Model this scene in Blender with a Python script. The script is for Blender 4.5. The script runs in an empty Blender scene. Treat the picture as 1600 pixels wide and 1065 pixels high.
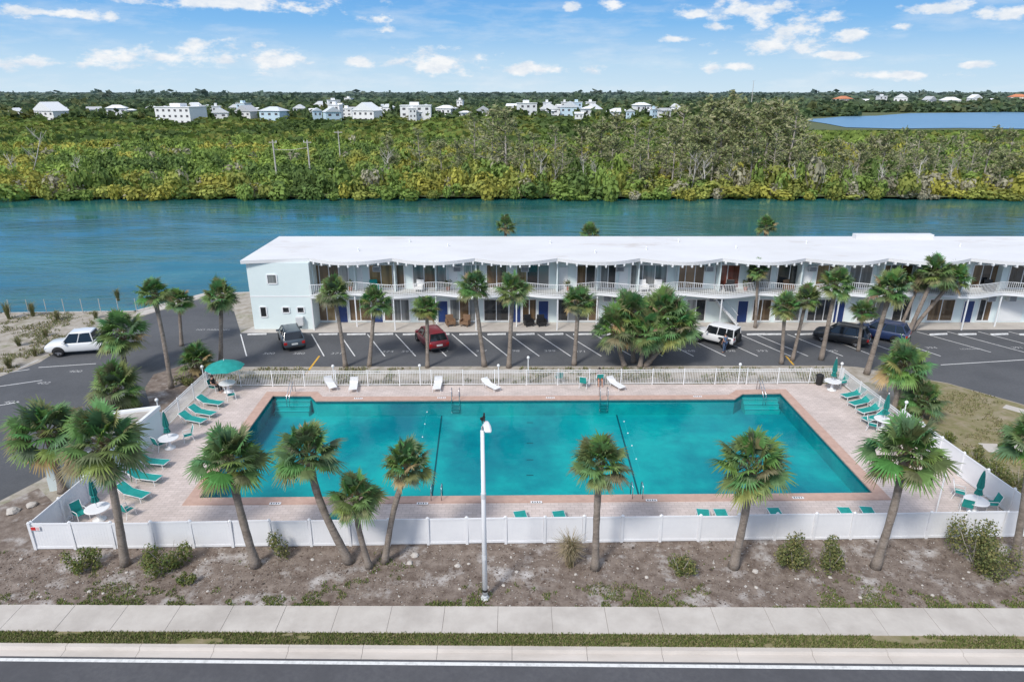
import bpy, bmesh, math, random
import numpy as np
from mathutils import Vector, Matrix, noise as mnoise
from mathutils.geometry import tessellate_polygon
random.seed(7); rng = np.random.default_rng(7)
scene = bpy.context.scene; COL = scene.collection
PI = math.pi; R = math.radians
H = 21.0; PITCH = R(20.0); F = 1066.7
cP, sP = math.cos(PITCH), math.sin(PITCH)
def ray(px, py):
    a = (px-800)/F; b = (532.5-py)/F
    return Vector((a, cP+b*sP, -sP+b*cP))
def at(px, py, z=0.0):
    r = ray(px, py); t = (z-H)/r.z
    return Vector((r.x*t, r.y*t, z))
def aty(px, py, Y):
    r = ray(px, py); t = Y/r.y
    return Vector((r.x*t, Y, H+r.z*t))
def proj(x, y, z):
    zc = y*cP-(z-H)*sP; yc = y*sP+(z-H)*cP
    return 800+F*x/zc, 532.5-F*yc/zc
def zc_of(p): return p.y*cP-(p.z-H)*sP

# ------------------------------------------------------------------ helpers
class MB:
    def __init__(s): s.v = []; s.f = []
    def add(s, vs, fs):
        n = len(s.v); s.v += [tuple(v) for v in vs]; s.f += [tuple(i+n for i in f) for f in fs]; return s
    def box(s, cx, cy, cz, sx, sy, sz, rz=0, rx=0, ry=0):
        m = Matrix.Translation((cx, cy, cz)) @ Matrix.Rotation(rz, 4, 'Z') @ Matrix.Rotation(ry, 4, 'Y') @ Matrix.Rotation(rx, 4, 'X')
        vs = [m @ Vector((a*sx/2, b*sy/2, c*sz/2)) for a in (-1, 1) for b in (-1, 1) for c in (-1, 1)]
        return s.add(vs, [(0,1,3,2),(4,6,7,5),(0,4,5,1),(2,3,7,6),(0,2,6,4),(1,5,7,3)])
    def bb(s, x0, x1, y0, y1, z0, z1): return s.box((x0+x1)/2, (y0+y1)/2, (z0+z1)/2, x1-x0, y1-y0, z1-z0)
    def tube(s, pts, r, n=8):
        pts = [Vector(p) for p in pts]; k = len(pts)
        rs = r if isinstance(r, (list, tuple)) else [r]*k
        vs = []; fs = []
        for i, p in enumerate(pts):
            d = (pts[min(i+1, k-1)]-pts[max(i-1, 0)]).normalized()
            ref = Vector((0, 0, 1)) if abs(d.z) < .9 else Vector((1, 0, 0))
            u = d.cross(ref).normalized(); w = d.cross(u)
            for j in range(n):
                a = 2*PI*j/n; vs.append(p+(u*math.cos(a)+w*math.sin(a))*rs[i])
        for i in range(k-1):
            for j in range(n):
                fs.append((i*n+j, i*n+(j+1) % n, (i+1)*n+(j+1) % n, (i+1)*n+j))
        fs.append(tuple(range(n))); fs.append(tuple((k-1)*n+j for j in reversed(range(n))))
        return s.add(vs, fs)
    def lathe(s, prof, n=16, c=(0, 0, 0)):
        vs = []; fs = []; k = len(prof)
        for (r, z) in prof:
            for j in range(n):
                a = 2*PI*j/n; vs.append((c[0]+r*math.cos(a), c[1]+r*math.sin(a), c[2]+z))
        for i in range(k-1):
            for j in range(n): fs.append((i*n+j, i*n+(j+1) % n, (i+1)*n+(j+1) % n, (i+1)*n+j))
        fs.append(tuple(reversed(range(n)))); fs.append(tuple((k-1)*n+j for j in range(n)))
        return s.add(vs, fs)
    def prism(s, poly, z0, z1):
        n = len(poly); vs = [(p[0], p[1], z0) for p in poly]+[(p[0], p[1], z1) for p in poly]
        tris = tessellate_polygon([[Vector((p[0], p[1], 0)) for p in poly]])
        fs = [tuple(t) for t in tris]+[tuple(i+n for i in t) for t in tris]
        fs += [(i, (i+1) % n, n+(i+1) % n, n+i) for i in range(n)]
        return s.add(vs, fs)
    def loft(s, rings):
        n = len(rings[0]); vs = [p for r in rings for p in r]; fs = []
        for i in range(len(rings)-1):
            for j in range(n): fs.append((i*n+j, i*n+(j+1) % n, (i+1)*n+(j+1) % n, (i+1)*n+j))
        fs.append(tuple(reversed(range(n)))); fs.append(tuple((len(rings)-1)*n+j for j in range(n)))
        return s.add(vs, fs)
    def build(s, name, m, parent=None, smooth=False, bevel=0, fixn=True):
        me = bpy.data.meshes.new(name); me.from_pydata(s.v, [], s.f); me.update()
        if fixn:
            bm = bmesh.new(); bm.from_mesh(me); bmesh.ops.recalc_face_normals(bm, faces=bm.faces); bm.to_mesh(me); bm.free()
        me.materials.append(m)
        if smooth: me.polygons.foreach_set('use_smooth', [True]*len(me.polygons))
        o = bpy.data.objects.new(name, me); COL.objects.link(o)
        if parent: o.parent = parent
        if bevel:
            b = o.modifiers.new('bevel', 'BEVEL'); b.width = bevel; b.segments = 2; b.limit_method = 'ANGLE'
        return o
def tag(o, label=None, cat=None, group=None, kind=None):
    if label: o['label'] = label
    if cat: o['category'] = cat
    if group: o['group'] = group
    if kind: o['kind'] = kind
    return o
def empty(name, loc=(0, 0, 0), rz=0, label=None, cat=None, group=None):
    o = bpy.data.objects.new(name, None); COL.objects.link(o); o.location = loc; o.rotation_euler = (0, 0, rz)
    o.empty_display_size = .2
    return tag(o, label, cat, group)
def copy_tree(o, parent=None):
    c = o.copy(); COL.objects.link(c); c.parent = parent
    for ch in o.children: copy_tree(ch, c)
    return c
def struct(o): o['kind'] = 'structure'; return o
def sheet(name, polys, z, m, holes=()):
    mb = MB()
    for poly in polys:
        rings = [[Vector((p[0], p[1], 0)) for p in poly]]+[[Vector((p[0], p[1], 0)) for p in h] for h in holes]
        pts = [p for r in rings for p in r]
        tris = []
        for t in tessellate_polygon(rings):
            a, b, c = (pts[i] for i in t)
            tris.append(tuple(t) if (b-a).cross(c-a).z > 0 else (t[0], t[2], t[1]))
        mb.add([(p.x, p.y, z) for p in pts], tris)
    return struct(mb.build(name, m, fixn=False))
def P(lst, z=0): return [at(x, y, z) for x, y in lst]
def quadmesh(name, q, col, m, parent=None):
    """q (N,4,3) array, col (N,3) array"""
    q = np.asarray(q, dtype=np.float32); n = len(q)
    me = bpy.data.meshes.new(name)
    me.vertices.add(n*4); me.vertices.foreach_set('co', q.reshape(-1))
    me.loops.add(n*4); me.loops.foreach_set('vertex_index', np.arange(n*4, dtype=np.int32))
    me.polygons.add(n); me.polygons.foreach_set('loop_start', np.arange(0, n*4, 4, dtype=np.int32))
    me.polygons.foreach_set('loop_total', np.full(n, 4, dtype=np.int32))
    me.update(calc_edges=True)
    a = me.color_attributes.new('Col', 'FLOAT_COLOR', 'POINT')
    c4 = np.ones((n, 4, 4), dtype=np.float32); c4[:, :, :3] = np.asarray(col, dtype=np.float32)[:, None, :]
    a.data.foreach_set('color', c4.reshape(-1))
    me.materials.append(m)
    o = bpy.data.objects.new(name, me); COL.objects.link(o)
    if parent: o.parent = parent
    return o

# ------------------------------------------------------------------ materials
def mat(name, c, rough=.6, c2=None, scale=1., bump=0., bscale=None, metal=0., detail=5, lo=.35, hi=.65, c3=None, s3=.15, l3=(.5, .65), stretch=(1, 1, 1), spec=.5, coat=0):
    m = bpy.data.materials.new(name); m.use_nodes = True
    nt = m.node_tree; N = nt.nodes; b = N['Principled BSDF']
    b.inputs['Roughness'].default_value = rough; b.inputs['Metallic'].default_value = metal
    b.inputs['Specular IOR Level'].default_value = spec; b.inputs['Coat Weight'].default_value = coat
    b.inputs['Base Color'].default_value = (*c, 1)
    tc = N.new('ShaderNodeTexCoord'); mp = N.new('ShaderNodeMapping'); mp.inputs['Scale'].default_value = stretch
    nt.links.new(tc.outputs['Object'], mp.inputs['Vector'])
    def noise(sc, d=detail):
        n = N.new('ShaderNodeTexNoise'); n.inputs['Scale'].default_value = sc; n.inputs['Detail'].default_value = d
        n.inputs['Roughness'].default_value = .65
        nt.links.new(mp.outputs['Vector'], n.inputs['Vector']); return n
    if c2 is not None:
        n = noise(scale); cr = N.new('ShaderNodeValToRGB')
        cr.color_ramp.elements[0].position = lo; cr.color_ramp.elements[1].position = hi
        cr.color_ramp.elements[0].color = (*c, 1); cr.color_ramp.elements[1].color = (*c2, 1)
        nt.links.new(n.outputs['Fac'], cr.inputs['Fac']); out = cr.outputs['Color']
        if c3 is not None:
            n3 = noise(s3, 7); r3 = N.new('ShaderNodeMapRange'); r3.inputs['From Min'].default_value = l3[0]; r3.inputs['From Max'].default_value = l3[1]
            nt.links.new(n3.outputs['Fac'], r3.inputs['Value'])
            mx = N.new('ShaderNodeMixRGB'); mx.inputs['Color2'].default_value = (*c3, 1)
            nt.links.new(r3.outputs['Result'], mx.inputs['Fac']); nt.links.new(out, mx.inputs['Color1']); out = mx.outputs['Color']
        nt.links.new(out, b.inputs['Base Color'])
    if bump:
        nb = noise(bscale or scale*2); bp = N.new('ShaderNodeBump'); bp.inputs['Strength'].default_value = bump; bp.inputs['Distance'].default_value = .05
        nt.links.new(nb.outputs['Fac'], bp.inputs['Height']); nt.links.new(bp.outputs['Normal'], b.inputs['Normal'])
    return m
def leafmat(name, trans=.25, rough=.55):
    m = bpy.data.materials.new(name); m.use_nodes = True; nt = m.node_tree; N = nt.nodes
    b = N['Principled BSDF']; b.inputs['Roughness'].default_value = rough; b.inputs['Specular IOR Level'].default_value = .25
    at_ = N.new('ShaderNodeAttribute'); at_.attribute_name = 'Col'
    t = N.new('ShaderNodeBsdfTranslucent'); mx = N.new('ShaderNodeMixShader'); mx.inputs['Fac'].default_value = trans
    nt.links.new(at_.outputs['Color'], b.inputs['Base Color']); nt.links.new(at_.outputs['Color'], t.inputs['Color'])
    nt.links.new(b.outputs['BSDF'], mx.inputs[1]); nt.links.new(t.outputs['BSDF'], mx.inputs[2])
    nt.links.new(mx.outputs['Shader'], N['Material Output'].inputs['Surface'])
    return m
M = {}
M['asphalt'] = mat('asphalt', (.086, .089, .095), .9, (.108, .111, .117), 6, .3, 60, c3=(.066, .069, .075), s3=.22, l3=(.45, .74))
M['road'] = mat('road_asphalt', (.080, .080, .088), .9, (.100, .100, .106), 5, .3, 60, c3=(.068, .068, .074), s3=.3, l3=(.45, .7))
M['paint'] = mat('road_paint', (.72, .72, .70), .7, (.42, .42, .41), 5, lo=.45, hi=.8)
M['faint'] = mat('worn_paint', (.50, .50, .49), .8, (.22, .22, .22), 9, lo=.4, hi=.75)
M['yellow'] = mat('yellow_paint', (.75, .42, .04), .7, (.5, .3, .05), 5)
M['concrete'] = mat('sidewalk_concrete', (.47, .43, .385), .85, (.55, .51, .46), .9, .15, 30, c3=(.37, .335, .30), s3=.35, l3=(.48, .8))
M['kerb'] = mat('kerb_concrete', (.50, .45, .40), .85, (.58, .53, .48), 1.2, .15, 30, c3=(.33, .295, .26), s3=.5, l3=(.50, .8), stretch=(.3, 1, 1))
M['joint'] = mat('joint_dirt', (.31, .28, .25), .95)
M['dirt'] = mat('mulch_dirt', (.125, .092, .072), .95, (.275, .225, .188), 1.8, .7, 12, detail=10, lo=.36, hi=.68, c3=(.52, .49, .465), s3=.6, l3=(.53, .70))
M['sand'] = mat('sandy_ground', (.44, .40, .35), .95, (.27, .235, .18), 1.1, .5, 12, detail=9, c3=(.17, .18, .08), s3=.35, l3=(.56, .7))
M['turf'] = mat('dry_turf', (.17, .165, .06), .95, (.28, .23, .14), 1.6, .6, 20, detail=9, c3=(.36, .30, .23), s3=.6, l3=(.52, .74))
M['mangrove_floor'] = mat('far_ground', (.08, .10, .035), .95, (.11, .13, .05), .3)
M['white_vinyl'] = mat('white_vinyl', (.78, .78, .785), .45, (.71, .71, .725), .8, lo=.4, hi=.75)
M['white_paint'] = mat('white_metal_paint', (.77, .77, .77), .45)
M['roof_white'] = mat('white_roof_coating', (.70, .70, .70), .8, (.64, .635, .63), .35, .05, 10, c3=(.47, .41, .36), s3=.22, l3=(.58, .80), stretch=(.5, 1, 1))
M['stucco'] = mat('pale_aqua_stucco', (.70, .785, .775), .8, (.66, .75, .745), .5, .1, 30)
M['trim'] = mat('white_trim', (.78, .79, .79), .6)
M['slab'] = mat('balcony_concrete', (.55, .55, .53), .8, (.45, .45, .43), 1)
M['navy'] = mat('navy_door', (.015, .040, .15), .45)
M['teal'] = mat('teal_fabric', (.006, .24, .21), .75, (.012, .31, .28), 3)
M['teal_dark'] = mat('dark_teal_canvas', (.006, .14, .13), .8, (.01, .19, .17), 3)
M['white_sling'] = mat('white_sling', (.74, .74, .73), .7)
M['black'] = mat('black_plastic', (.015, .015, .016), .5)
M['rubber'] = mat('tyre_rubber', (.018, .018, .019), .8)
M['rim'] = mat('alloy_rim', (.45, .45, .47), .35, metal=.8)
M['steel'] = mat('stainless_steel', (.65, .66, .68), .25, metal=1)
M['glass'] = mat('car_glass', (.012, .016, .02), .08, spec=.8)
M['tail'] = mat('tail_light', (.40, .012, .012), .3)
M['head'] = mat('head_light', (.7, .72, .75), .15)
M['plate'] = mat('number_plate', (.6, .62, .6), .5)
M['trunk'] = mat('palm_trunk', (.21, .17, .135), .95, (.32, .27, .23), 5, .8, 14, stretch=(1, 1, 2.2), c3=(.12, .092, .07), s3=.9, l3=(.5, .7))
M['bark'] = mat('grey_bark', (.34, .30, .26), .95, (.44, .40, .36), 2)
M['deadwood'] = mat('bleached_wood', (.55, .52, .48), .9, (.42, .39, .35), 2)
M['leaf'] = leafmat('palm_leaf', .30); M['bush'] = leafmat('bush_leaf', .3); M['forest'] = leafmat('forest_leaf', .30, .8)
M['grass'] = leafmat('grass_blade', .3, .7)
M['deck_kerb'] = mat('pool_coping', (.53, .36, .285), .8, (.45, .295, .235), 2.5, .2, 20)
M['tile'] = mat('waterline_tile', (.02, .12, .15), .3, (.035, .17, .20), 6)
M['pool_floor'] = mat('pool_plaster', (.006, .33, .365), .6, (.026, .50, .475), .30, lo=.34, hi=.66, c3=(.003, .205, .27), s3=.09, l3=(.44, .62), detail=8)
M['lane'] = mat('lane_tile', (.005, .085, .11), .5)
M['step'] = mat('step_plaster', (.022, .46, .45), .6)
M['nosing'] = mat('step_edge_tile', (.008, .25, .27), .5)
M['skin'] = mat('skin', (.48, .27, .19), .55); M['hair'] = mat('hair', (.03, .022, .018), .7)
M['clay'] = mat('terracotta_pot', (.35, .13, .07), .8)
M['wicker'] = mat('brown_wicker', (.26, .16, .09), .8, (.14, .08, .05), 20)
M['gravel_roof'] = mat('gravel_roof', (.38, .345, .31), .95, (.26, .235, .21), 2.5, .4, 30, c3=(.48, .45, .41), s3=.5)
M['ac'] = mat('condenser_grey', (.60, .61, .61), .5)
M['grille'] = mat('grille_dark', (.10, .10, .11), .6)
M['red'] = mat('red_sign', (.55, .03, .03), .5)
M['wood'] = mat('weathered_pole', (.50, .47, .43), .9)
def paintm(name, c): return mat(name, c, .28, coat=.6)

# paver deck
m = mat('pool_deck_pavers', (.5, .42, .37), .85); nt = m.node_tree; N = nt.nodes
tc = N.new('ShaderNodeTexCoord'); br = N.new('ShaderNodeTexBrick'); br.inputs['Scale'].default_value = 1
br.inputs['Brick Width'].default_value = .42; br.inputs['Row Height'].default_value = .21; br.inputs['Mortar Size'].default_value = .012
br.inputs['Color1'].default_value = (.62, .53, .485, 1); br.inputs['Color2'].default_value = (.545, .46, .415, 1); br.inputs['Mortar'].default_value = (.42, .355, .32, 1)
n2 = N.new('ShaderNodeTexNoise'); n2.inputs['Scale'].default_value = .45; n2.inputs['Detail'].default_value = 8; n2.inputs['Roughness'].default_value = .7
mr = N.new('ShaderNodeMapRange'); mr.inputs['From Min'].default_value = .3; mr.inputs['From Max'].default_value = .7; mr.inputs['To Min'].default_value = .80; mr.inputs['To Max'].default_value = 1.12
mu = N.new('ShaderNodeMixRGB'); mu.blend_type = 'MULTIPLY'; mu.inputs['Fac'].default_value = 1
nt.links.new(tc.outputs['Object'], br.inputs['Vector']); nt.links.new(tc.outputs['Object'], n2.inputs['Vector'])
nt.links.new(n2.outputs['Fac'], mr.inputs['Value']); nt.links.new(br.outputs['Color'], mu.inputs['Color1']); nt.links.new(mr.outputs['Result'], mu.inputs['Color2'])
nt.links.new(mu.outputs['Color'], N['Principled BSDF'].inputs['Base Color']); M['deck'] = m
# canal water
def water(name, c, c2, s=(.25, 1, 1), scale=.9, strength=.35, rough=.1, dist=.25):
    m = mat(name, c, rough, c2, .06, detail=6, lo=.36, hi=.64, stretch=(.3, 1, 1)); nt = m.node_tree; N = nt.nodes
    tc = N.new('ShaderNodeTexCoord'); hs = []
    for sc, st_, rot in ((scale, s, .15), (.13, (.35, 1, 1), -.1)):
        mp = N.new('ShaderNodeMapping'); mp.inputs['Scale'].default_value = st_; mp.inputs['Rotation'].default_value = (0, 0, rot)
        nz = N.new('ShaderNodeTexNoise'); nz.inputs['Scale'].default_value = sc; nz.inputs['Detail'].default_value = 5; nz.inputs['Roughness'].default_value = .55
        nt.links.new(tc.outputs['Object'], mp.inputs['Vector']); nt.links.new(mp.outputs['Vector'], nz.inputs['Vector']); hs.append(nz)
    mr = N.new('ShaderNodeMapRange'); mr.inputs['From Min'].default_value = .40; mr.inputs['From Max'].default_value = .60; mr.inputs['To Min'].default_value = strength*.15; mr.inputs['To Max'].default_value = strength
    nt.links.new(hs[1].outputs['Fac'], mr.inputs['Value'])
    bp = N.new('ShaderNodeBump'); bp.inputs['Distance'].default_value = dist
    nt.links.new(mr.outputs['Result'], bp.inputs['Strength'])
    nt.links.new(hs[0].outputs['Fac'], bp.inputs['Height']); nt.links.new(bp.outputs['Normal'], N['Principled BSDF'].inputs['Normal'])
    return m
M['water'] = water('canal_water', (.010, .085, .088), (.028, .165, .165), strength=.55, rough=.05, dist=.45)
M['inlet'] = water('inlet_water', (.12, .25, .38), (.15, .29, .42), rough=.3)
m = bpy.data.materials.new('pool_water'); m.use_nodes = True; nt = m.node_tree; N = nt.nodes; N.remove(N['Principled BSDF'])
tr = N.new('ShaderNodeBsdfTransparent'); tr.inputs['Color'].default_value = (.42, .92, .94, 1)
gl = N.new('ShaderNodeBsdfGlossy'); gl.inputs['Roughness'].default_value = .04
fr = N.new('ShaderNodeFresnel'); fr.inputs['IOR'].default_value = 1.22
nz = N.new('ShaderNodeTexNoise'); nz.inputs['Scale'].default_value = 2.2; nz.inputs['Detail'].default_value = 3
tc = N.new('ShaderNodeTexCoord'); bp = N.new('ShaderNodeBump'); bp.inputs['Strength'].default_value = .16; bp.inputs['Distance'].default_value = .1
mx = N.new('ShaderNodeMixShader')
nt.links.new(tc.outputs['Object'], nz.inputs['Vector']); nt.links.new(nz.outputs['Fac'], bp.inputs['Height'])
nt.links.new(bp.outputs['Normal'], gl.inputs['Normal']); nt.links.new(bp.outputs['Normal'], fr.inputs['Normal'])
nt.links.new(fr.outputs['Fac'], mx.inputs['Fac']); nt.links.new(tr.outputs['BSDF'], mx.inputs[1]); nt.links.new(gl.outputs['BSDF'], mx.inputs[2])
nt.links.new(mx.outputs['Shader'], N['Material Output'].inputs['Surface']); M['pool_water'] = m

# ------------------------------------------------------------------ painted writing (first: needs the depsgraph)
def text(s, loc, size, m, name, rz=0, sx=1, rx=0, parent=None):
    cu = bpy.data.curves.new(name, 'FONT'); cu.body = s; cu.size = size; cu.align_x = 'CENTER'; cu.align_y = 'CENTER'
    ob = bpy.data.objects.new(name, cu); COL.objects.link(ob)
    me = bpy.data.meshes.new_from_object(ob.evaluated_get(bpy.context.evaluated_depsgraph_get()))
    bpy.data.objects.remove(ob); me.materials.clear(); me.materials.append(m); me.name = name
    o = bpy.data.objects.new(name, me); COL.objects.link(o); o.location = loc; o.rotation_euler = (rx, 0, rz); o.scale = (sx, 1, 1)
    if parent: o.parent = parent
    return o
for s, px, py in [('300', 420, 552), ('380', 467, 552), ('371', 526, 552), ('374', 606, 549), ('397', 636, 549), ('373', 692, 548), ('377', 752, 548), ('398', 803, 548), ('399', 859, 548), ('371', 907, 549), ('368', 1077, 548), ('398', 1140, 548), ('393', 1191, 548), ('395', 1300, 548), ('394', 1455, 543), ('391', 1590, 543), ('401', 18, 628), ('402', 68, 598), ('400', 118, 580)]:
    struct(text(s, at(px, py, .013), .62, M['faint'], 'stall_number', sx=1.1))
struct(text('NO PARKING', at(333, 515, .013), .52, M['faint'], 'no_parking_marking'))
struct(text('LOADING', at(1517, 545, .013), .42, M['faint'], 'loading_marking'))

# ------------------------------------------------------------------ ground layers
def ext(a, b, x): t = (x-a.x)/(b.x-a.x); return a+(b-a)*t
C0, C1 = at(0, 1004), at(1600, 1014)
pool = P([(310, 779), (1366, 771), (1220, 614), (1160, 615), (1148, 623), (494, 626), (486, 618), (426, 618)])
def offset(poly, d):
    n = len(poly); out = []
    for i in range(n):
        a, b, c = poly[i-1], poly[i], poly[(i+1) % n]
        e1 = (b-a).normalized(); e2 = (c-b).normalized()
        n1 = Vector((e1.y, -e1.x, 0)); n2 = Vector((e2.y, -e2.x, 0))
        k = max(.35, 1+n1.dot(n2)); out.append(b+(n1+n2)*d/k)
    return out
F1, F2, F3, F4 = at(57, 858), at(1622, 838), at(1312, 599), at(327, 604)
sea = [Vector((-260, 66.2, 0)), at(0, 490), at(212, 487), at(330, 460), Vector((-20, 75, 0)), Vector((260, 75, 0))]
land = [ext(C0, C1, -260), ext(C0, C1, 260)]+list(reversed(sea))
sheet('ground', [land], 0, M['sand'], holes=[pool])
big = 30000
sheet('canal_bed', [[(-big, -400), (big, -400), (big, big), (-big, big)]], -3, M['mangrove_floor'])
sheet('canal_water', [[(-900, 58), (900, 58), (900, 175), (-900, 175)]], -.7, M['water'])
bank = [(-900, 149)]+[(x, 149.5+2.5*mnoise.noise((x*.05, 3, 1))) for x in range(-300, 301, 6)]+[(900, 149)]
sheet('far_land', [bank+[(big, 2000), (big, big), (-big, big), (-big, 2000)]], -.2, M['mangrove_floor'])
sheet('inlet_water', [P([(1250, 187), (1290, 193), (1322, 199), (1400, 201), (1500, 200), (1750, 203), (2100, 204), (2100, 176), (1600, 174), (1520, 176), (1420, 177), (1370, 181), (1318, 182), (1285, 185)], .1)], .1, M['inlet'])
# sea wall
mb = MB()
for a, b in zip(sea[:-1], sea[1:]):
    d = (b-a).normalized(); nn = Vector((-d.y, d.x, 0)); c = (a+b)/2+nn*.14
    mb.box(c.x, c.y, -1.2, (b-a).length+.25, .3, 2.5, math.atan2(d.y, d.x))
struct(mb.build('seawall', M['concrete']))
# dirt strip between fence and pavement
S0, S1, S2, S3 = at(0, 945), at(1600, 951), at(0, 986), at(1600, 994)
def band(a, b, c, d, x0=-120, x1=120): return [ext(a, b, x0), ext(a, b, x1), ext(c, d, x1), ext(c, d, x0)]
sheet('mulch_bed', [[ext(S0, S1, -40), ext(S0, S1, 60), ext(F1, F2, 60), F2+Vector((0.6, .2, 0)), F1+Vector((0, .25, 0)), at(110, 800)+Vector((-.4, 0, 0)), at(60, 762), at(0, 790), at(-300, 900)]], .004, M['dirt'])
# deck
sheet('pool_deck', [[F1+Vector((.1, .1, 0)), F2+Vector((-.1, .1, 0)), F3, F4]], .008, M['deck'], holes=[pool])
# parking asphalt
lot = P([(376, 520), (1750, 514), (1800, 700), (1660, 650), (1590, 629), (1480, 598), (1395, 583), (1340, 573), (1310, 571), (500, 575), (345, 573), (318, 590), (262, 652), (150, 694), (62, 750), (0, 782), (-300, 900), (-700, 700), (-300, 640), (0, 588), (62, 566), (128, 524), (212, 497), (300, 470), (326, 464), (366, 487)])
sheet('parking_lot', [lot], .006, M['asphalt'])
sheet('palm_bed', [P([(226, 606), (240, 585), (300, 566), (348, 572), (322, 594), (262, 652), (238, 645)])], .010, M['dirt'])
sheet('planting_strip', [P([(345, 573), (1312, 571), (1312, 598), (327, 603)])], .0095, M['sand'])
sheet('lawn', [P([(1404, 664), (1395, 600), (1412, 588), (1480, 599), (1590, 630), (1660, 651), (1800, 701), (1800, 870), (1640, 842)])], .009, M['turf'])
sheet('path', [P([(1528, 692), (1620, 696), (1700, 720), (1700, 735), (1620, 709), (1545, 706)]), P([(1572, 632), (1660, 655), (1660, 663), (1566, 637)])], .013, M['concrete'])
sheet('building_walkway', [[at(376, 520), at(1750, 514), Vector((62, 64, 0)), Vector((-24, 64, 0))]], .009, M['concrete'])
sheet('dock_apron', [P([(212, 496), (300, 469), (326, 463), (334, 459), (330, 455), (214, 484)])], .011, M['concrete'])
# pavement with joints
x = -42.0; mb = MB()
while x < 46:
    p = [ext(S2, S3, x+.008), ext(S2, S3, x+2.288), ext(S0, S1, x+2.288), ext(S0, S1, x+.008)]
    mb.prism(p, .002, .05+random.uniform(-.004, .004)); x += 2.3
struct(mb.build('pavement', M['concrete'], bevel=.006))
sheet('pavement_joints', [band(S0, S1, S2, S3, -42, 46)], .034, M['joint'])
# verge, kerb, gutter, road
sheet('verge', [band(S2, S3, C0, C1, -120, 120)], .006, M['turf'])
G0, G1 = at(0, 1011, 0), at(1600, 1022, 0); E0, E1 = at(0, 1024, -.12), at(1600, 1038, -.12)
x = -60.; mb = MB()
while x < 60:
    a, b = x+.008, x+2.992
    ring = [[ext(C0, C1, t)+Vector((0, 0, -.3)), ext(C0, C1, t)+Vector((0, 0, .02)), ext(G0, G1, t)+Vector((0, .06, .02)), ext(G0, G1, t)+Vector((0, 0, -.10)), ext(E0, E1, t)+Vector((0, 0, .004)), ext(E0, E1, t)+Vector((0, 0, -.3))] for t in (a, b)]
    mb.loft(ring); x += 3.0
struct(mb.build('kerb', M['kerb']))
sheet('road', [[ext(G0, G1, -250), ext(G0, G1, 250), (250, -60), (-250, -60)]], -.13, M['road'])
sheet('road_edge_line', [band(at(0, 1027, -.12), at(1600, 1042, -.12), at(0, 1032, -.12), at(1600, 1047.5, -.12), -120, 120)], -.124, M['paint'])
# stall lines
mb = MB()
def line(a, b, w=.10, mbx=None):
    d = (b-a).normalized(); n = Vector((-d.y, d.x, 0))*w/2
    (mbx or mb).add([(p.x, p.y, .0125) for p in (a-n, b-n, b+n, a+n)], [(0, 1, 2, 3)])
LX = [376, 487, 531, 574, 618, 662, 706, 750, 795, 840, 884, 928, 972, 1016, 1062, 1108, 1155, 1180, 1230, 1276, 1322, 1370]
for px in LX: 
    a = at(px, 522); line(a, a+Vector((2.6, -5.6, 0)))
for px in (1432, 1480, 1528, 1576): a = at(px, 518); line(a, a+Vector((3.4, -5.4, 0)))
line(at(-60, 612), at(66, 594)); line(at(-60, 592), at(46, 577)); line(at(-40, 640), at(30, 628)); line(at(28, 576), at(60, 562)); line(at(60, 574), at(150, 568))
line(at(1470, 570), at(1600, 562)); 
struct(mb.build('stall_lines', M['paint'], fixn=False))
mb = MB(); line(at(499, 556), at(478, 584), .16, mb); line(at(1228, 556), at(1240, 570), .16, mb); struct(mb.build('yellow_stall_line', M['yellow'], fixn=False))
ws = MB().loft([[(x_, -.09, 0), (x_, .09, 0), (x_, .06, .13), (x_, -.06, .13)] for x_ in (-.85, .85)]).build('wheel_stop', M['paint'], bevel=.015)
first = True
for px in LX[:-1]+[1440, 1485, 1535, 1580]:
    o = ws if first else ws.copy()
    if not first: COL.objects.link(o)
    first = False
    p = at(px+26, 523); o.location = (p.x, p.y, .012); o.rotation_euler = (0, 0, R(4+random.uniform(-3, 3)))
    tag(o, 'white concrete wheel stop at the head of a parking stall', 'wheel stop', 'wheel stops along the building walkway')

# ------------------------------------------------------------------ pool
zw = -.14; pf = -1.25
struct(MB().add([(p.x, p.y, .03) for p in pool]+[(p.x, p.y, pf) for p in pool], [(i, (i+1) % 8, 8+(i+1) % 8, 8+i) for i in range(8)]).build('pool_wall', M['pool_floor'], fixn=False))
inner = offset(pool, -.006)
struct(MB().add([(p.x, p.y, .02) for p in inner]+[(p.x, p.y, -.24) for p in inner], [(i, (i+1) % 8, 8+(i+1) % 8, 8+i) for i in range(8)]).build('waterline_tiles', M['tile'], fixn=False))
sheet('pool_floor', [pool], pf+.001, M['pool_floor'])
sheet('pool_water', [pool], zw, M['pool_water'])
out = offset(pool, .62)
n = 8; mb = MB()
iv = offset(pool, -.05)
vs = [(p.x, p.y, .05) for p in out]+[(p.x, p.y, .05) for p in iv]+[(p.x, p.y, .0) for p in out]+[(p.x, p.y, -.03) for p in iv]
fs = []
for i in range(n):
    j = (i+1) % n; fs += [(i, j, n+j, n+i), (2*n+i, 2*n+j, j, i), (n+i, n+j, 3*n+j, 3*n+i)]
mb.add(vs, fs); struct(mb.build('pool_coping', M['deck_kerb']))
mb = MB(); zl = pf+.006
def fl(a, b, w):
    d = (b-a).normalized(); n_ = Vector((-d.y, d.x, 0))*w/2
    mb.add([(p.x, p.y, zl) for p in (a-n_, b-n_, b+n_, a+n_)], [(0, 1, 2, 3)])
fl(at(691, 643, pf), at(671, 806, pf), .11); fl(at(962, 643, pf), at(1006, 802, pf), .11)
for px, py in [(828, 692), (828, 718), (828, 660), (828, 742)]:
    c = at(px, py, pf); fl(c-Vector((.22, 0, 0)), c+Vector((.22, 0, 0)), .10); 
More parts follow.
